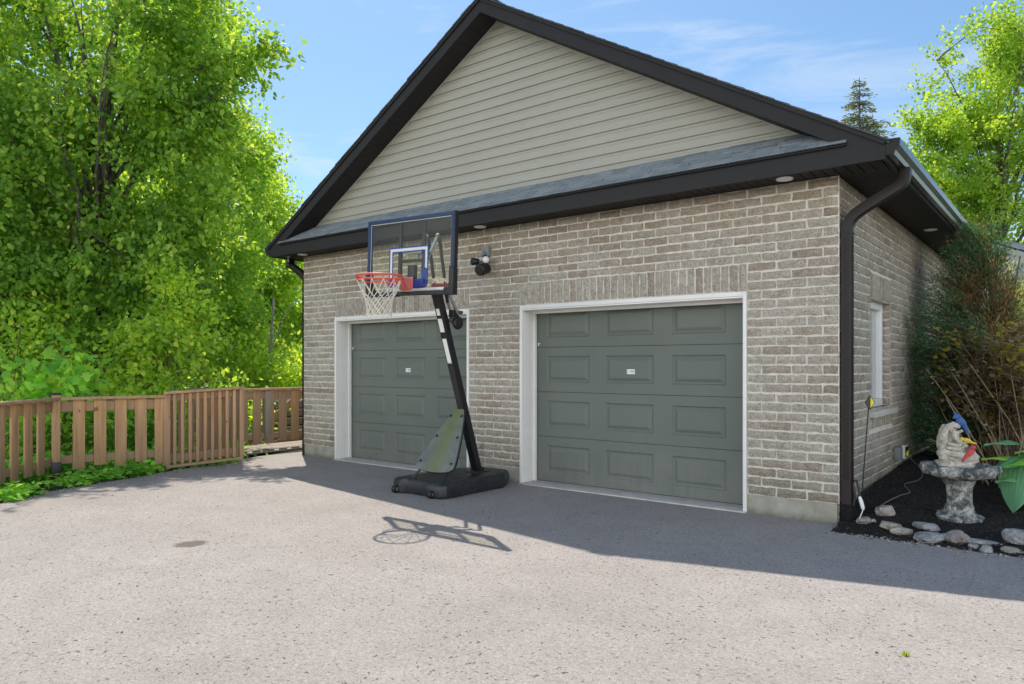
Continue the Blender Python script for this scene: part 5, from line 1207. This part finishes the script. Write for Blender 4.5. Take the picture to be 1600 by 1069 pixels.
m_ = MB(); m_.tube([P(1343, 776, 6.62), P(1345, 782, 6.61), P(1348, 793, 6.60), P(1348.5, 797, 6.60)], [.012, .018, .018, .010], 10); m_.tube([P(1348.5, 797, 6.60), P(1346, 803, 6.6), P(1343, 810, 6.62)], .004, 6); m_.build('plug', M['white'], pl, smooth=True)
# fallen leaf
lp = G(1415, 1025); lf = MB(); blade(lf, lp+Vector((-.018, -.008, .004)), lp+Vector((.018, .010, .006)), .026, .006, .3); o = lf.build('fallen_leaf', paint('fallen_leaf_yellow', (.50,.58,.09), .6, .25, 40), smooth=True); tag(o, 'single small yellow green leaf lying on the open asphalt', 'leaf')

# ================================================================== LIGHT, SKY, CAMERA
sd_ = Vector((-.475, .31, 1.0)).normalized(); el = math.asin(sd_.z); rot = math.atan2(sd_.x, sd_.y)
w = bpy.data.worlds.new('World'); SC.world = w; w.use_nodes = True; nt = w.node_tree; bg = nt.nodes['Background']
sky = nt.nodes.new('ShaderNodeTexSky'); sky.sky_type = 'NISHITA'; sky.sun_disc = False; sky.sun_elevation = el; sky.sun_rotation = rot; sky.air_density = 1.0; sky.dust_density = .7; sky.ozone_density = 1.0
co = nt.nodes.new('ShaderNodeTexCoord').outputs['Generated']
wisp = noi(nt, mapping(nt, co, (1.2, 2.6, 6.0)), 1.5, 8, .62, .9)
cf = ramp(nt, wisp, [(.50, (0,0,0)), (.74, (.6,.6,.6))])
tint = mixc(nt, 1.0, sky.outputs[0], (.84, 1.03, 1.10), 'MULTIPLY')
mx = mixc(nt, cf, tint, (6.2, 6.5, 6.9))
# added bright cloud bank, unseen behind the camera, to fill the shaded front
dp = nt.nodes.new('ShaderNodeVectorMath'); dp.operation = 'DOT_PRODUCT'; nt.links.new(co, dp.inputs[0]); dp.inputs[1].default_value = Vector((.42, -.88, 0)).normalized()
sz = nt.nodes.new('ShaderNodeSeparateXYZ'); nt.links.new(co, sz.inputs[0]); puff = mth(nt, 'MULTIPLY', mth(nt, 'SUBTRACT', noi(nt, co, 2.6, 8, .62), .5), .8)
bf = ramp(nt, mth(nt, 'ADD', dp.outputs['Value'], puff), [(.10, (0,0,0)), (.55, (1,1,1))])
hf = ramp(nt, mth(nt, 'ADD', sz.outputs['Z'], puff), [(.26, (1,1,1)), (.50, (0,0,0))])
mx = mixc(nt, mth(nt, 'MULTIPLY', bf, hf), mx, (18.6, 18.9, 19.0))
nt.links.new(mx, bg.inputs['Color']); bg.inputs['Strength'].default_value = .15
sun = bpy.data.lights.new('sun', 'SUN'); sun.energy = 5.0; sun.angle = math.radians(.53); sun.color = (1, .94, .85)
so_ = bpy.data.objects.new('sun', sun); COL.objects.link(so_); so_.rotation_euler = (-sd_).to_track_quat('-Z', 'Y').to_euler(); so_.location = (-8, 6, 20)
cam = bpy.data.cameras.new('camera'); co_ = bpy.data.objects.new('camera', cam); COL.objects.link(co_); co_.location = CAM; co_.rotation_euler = (PI/2, 0, YAW)
cam.sensor_width = 36; cam.lens = 36*F/1600; cam.shift_y = (HY-534.5)/1600; cam.clip_end = 2000; cam.clip_start = .05
SC.camera = co_
SC.view_settings.view_transform = 'Standard'; SC.view_settings.look = 'None'; SC.view_settings.exposure = 0; SC.view_settings.gamma = 1
SC.render.engine = 'CYCLES'; cy = SC.cycles; cy.use_denoising = True; cy.max_bounces = 8; cy.transparent_max_bounces = 12; cy.diffuse_bounces = 4; cy.glossy_bounces = 3; cy.transmission_bounces = 4
cy.use_adaptive_sampling = True; cy.adaptive_threshold = .01; cy.sample_clamp_indirect = 6
SC.render.film_transparent = False
